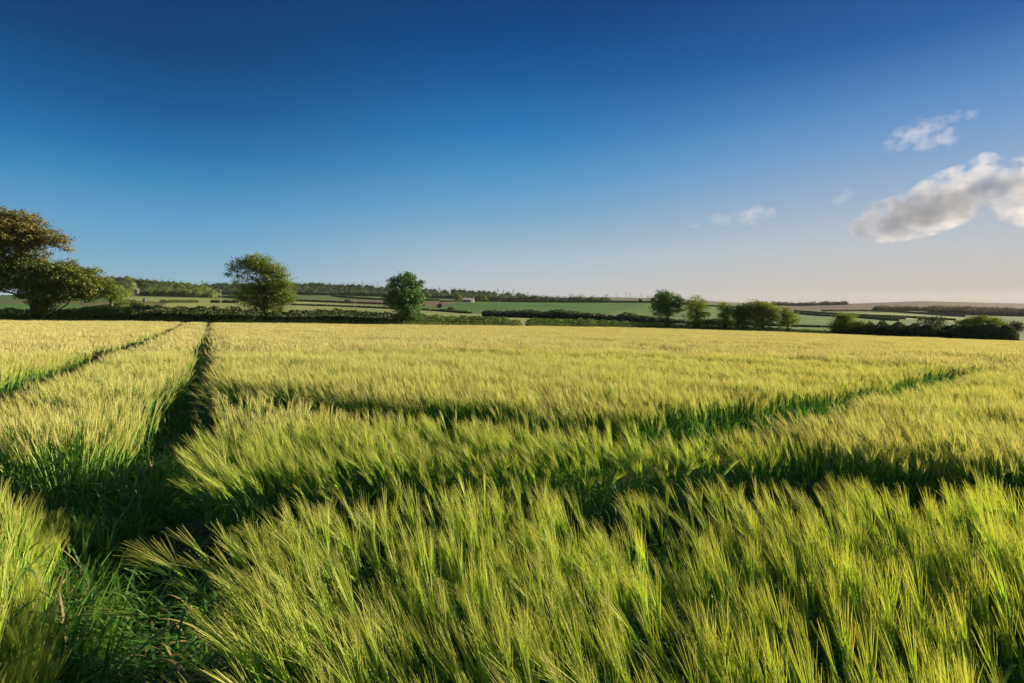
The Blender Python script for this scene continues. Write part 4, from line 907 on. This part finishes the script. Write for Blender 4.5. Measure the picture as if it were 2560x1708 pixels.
# ------------------------------------------------------------------ clouds: real volumes hanging far beyond the hills
def cloud(label, boxes, Y, dens, scale, seed, cut=.5, thick=.35, aniso=.35, col=(.98, .97, .97), absorb=.1):
    """boxes: ellipsoids in photo pixels (cx, cy, rx, ry, angle)"""
    k = Y/F; cs = []
    for cx, cy, rx, ry, an in boxes: cs.append((P(cx, cy, Y), rx*k, ry*k, an))
    lo = np.min([c-[a*1.15, a*thick+ .1, max(b_, abs(math.sin(an))*a)*1.25] for c, a, b_, an in cs], 0); hi = np.max([c+[a*1.15, a*thick+.1, max(b_, abs(math.sin(an))*a)*1.25] for c, a, b_, an in cs], 0)
    mb = MB(); box(mb, (lo+hi)/2, hi-lo); o = None
    m = mat('cloud_vapour'); nt = m.node_tree
    g = N(nt, 'ShaderNodeTexCoord'); acc = None
    n1 = N(nt, 'ShaderNodeTexNoise', ins={'Scale': scale, 'Detail': 7, 'Roughness': .68}); 
    mp = N(nt, 'ShaderNodeMapping'); mp.inputs['Location'].default_value = (seed*13.7, seed*3.1, 0); mp.inputs['Scale'].default_value = (1, 1, 1.25); L(nt, g, 'Object', mp, 0); L(nt, mp, 0, n1, 'Vector')
    cen = (lo+hi)/2
    for c, a, b_, an in cs:
        mm = N(nt, 'ShaderNodeMapping', vector_type='TEXTURE'); mm.inputs['Location'].default_value = tuple(c-cen); mm.inputs['Rotation'].default_value = (0, -an, 0); mm.inputs['Scale'].default_value = (a, a*thick, b_)
        L(nt, g, 'Object', mm, 0); ln = N(nt, 'ShaderNodeVectorMath', operation='LENGTH'); L(nt, mm, 0, ln, 0)
        mr = N(nt, 'ShaderNodeMath', operation='SUBTRACT'); mr.inputs[0].default_value = 1.0; L(nt, ln, 'Value', mr, 1)
        if acc is None: acc = mr
        else: mx = N(nt, 'ShaderNodeMath', operation='SMOOTH_MAX'); mx.inputs[2].default_value = .12; L(nt, acc, 0, mx, 0); L(nt, mr, 0, mx, 1); acc = mx
    s1 = N(nt, 'ShaderNodeMath', operation='MULTIPLY_ADD'); L(nt, n1, 0, s1, 0); s1.inputs[1].default_value = 4.2; s1.inputs[2].default_value = -2.1-cut
    ad = N(nt, 'ShaderNodeMath', operation='ADD'); L(nt, s1, 0, ad, 0); L(nt, acc, 0, ad, 1)
    ml = N(nt, 'ShaderNodeMath', operation='MULTIPLY', use_clamp=False); L(nt, ad, 0, ml, 0); ml.inputs[1].default_value = dens*1.3
    mn = N(nt, 'ShaderNodeClamp', ins={'Min': 0.0, 'Max': dens}); L(nt, ml, 0, mn, 0)
    gt = N(nt, 'ShaderNodeMath', operation='GREATER_THAN'); L(nt, acc, 0, gt, 0); gt.inputs[1].default_value = 0.0
    m5 = N(nt, 'ShaderNodeMath', operation='MULTIPLY'); L(nt, mn, 0, m5, 0); L(nt, gt, 0, m5, 1)
    vs = N(nt, 'ShaderNodeVolumeScatter'); vs.inputs['Color'].default_value = (*col, 1); vs.inputs['Anisotropy'].default_value = aniso; L(nt, m5, 0, vs, 'Density')
    ou = N(nt, 'ShaderNodeOutputMaterial'); va = N(nt, 'ShaderNodeVolumeAbsorption'); va.inputs['Color'].default_value = (.50, .34, .40, 1); ab = N(nt, 'ShaderNodeMath', operation='MULTIPLY'); ab.inputs[1].default_value = absorb; L(nt, m5, 0, ab, 0); L(nt, ab, 0, va, 'Density'); ads = N(nt, 'ShaderNodeAddShader'); L(nt, vs, 0, ads, 0); L(nt, va, 0, ads, 1); L(nt, ads, 0, ou, 'Volume')
    o = mb.build('cloud', m, origin=cen); tag(o, label, 'cloud'); return o
YC = 9800.
cloud('large grey bottomed cloud with bright billowing top at the right edge', [(2310, 530, 190, 62, R(14)), (2390, 490, 130, 72, R(16)), (2462, 445, 66, 62, R(25)), (2600, 470, 130, 95, R(15)), (2240, 552, 110, 44, R(8)), (2180, 540, 50, 30, R(40))], YC, .0024, .0026, 1, cut=-.08, col=(1., .89, .88), absorb=.32)
cloud('small torn grey scrap of cloud just left of the large cloud', [(2112, 490, 34, 16, R(40)), (2090, 498, 16, 12, R(40))], YC, .0007, .006, 4, cut=.10, col=(.8, .8, .85))
cloud('thin pinkish wisp of cloud high up on the right', [(2290, 330, 95, 34, R(25)), (2390, 290, 66, 14, R(3)), (2350, 350, 74, 28, R(10))], YC, .0008, .0040, 2, cut=.20, col=(.92, .76, .73))
cloud('small faint pink cloud low in the middle of the right half of the sky', [(1880, 538, 66, 28, R(8)), (1800, 545, 48, 20, R(0)), (1735, 566, 24, 10, R(0))], YC, .00065, .0042, 3, cut=.12, col=(.92, .76, .73))

# ------------------------------------------------------------------ air
HAZE = 3e-5
mb = MB(); box(mb, (0, 4400., 10.), (52000., 10000., 300.)); m = mat('haze_air'); nt = m.node_tree
pv = N(nt, 'ShaderNodeVolumePrincipled'); pv.inputs['Density'].default_value = HAZE; pv.inputs['Color'].default_value = (.92, .93, .96, 1); pv.inputs['Anisotropy'].default_value = .1
L(nt, pv, 0, N(nt, 'ShaderNodeOutputMaterial'), 'Volume')
tag(mb.build('haze', m), 'pale evening haze over the fields', 'haze', kind='stuff')
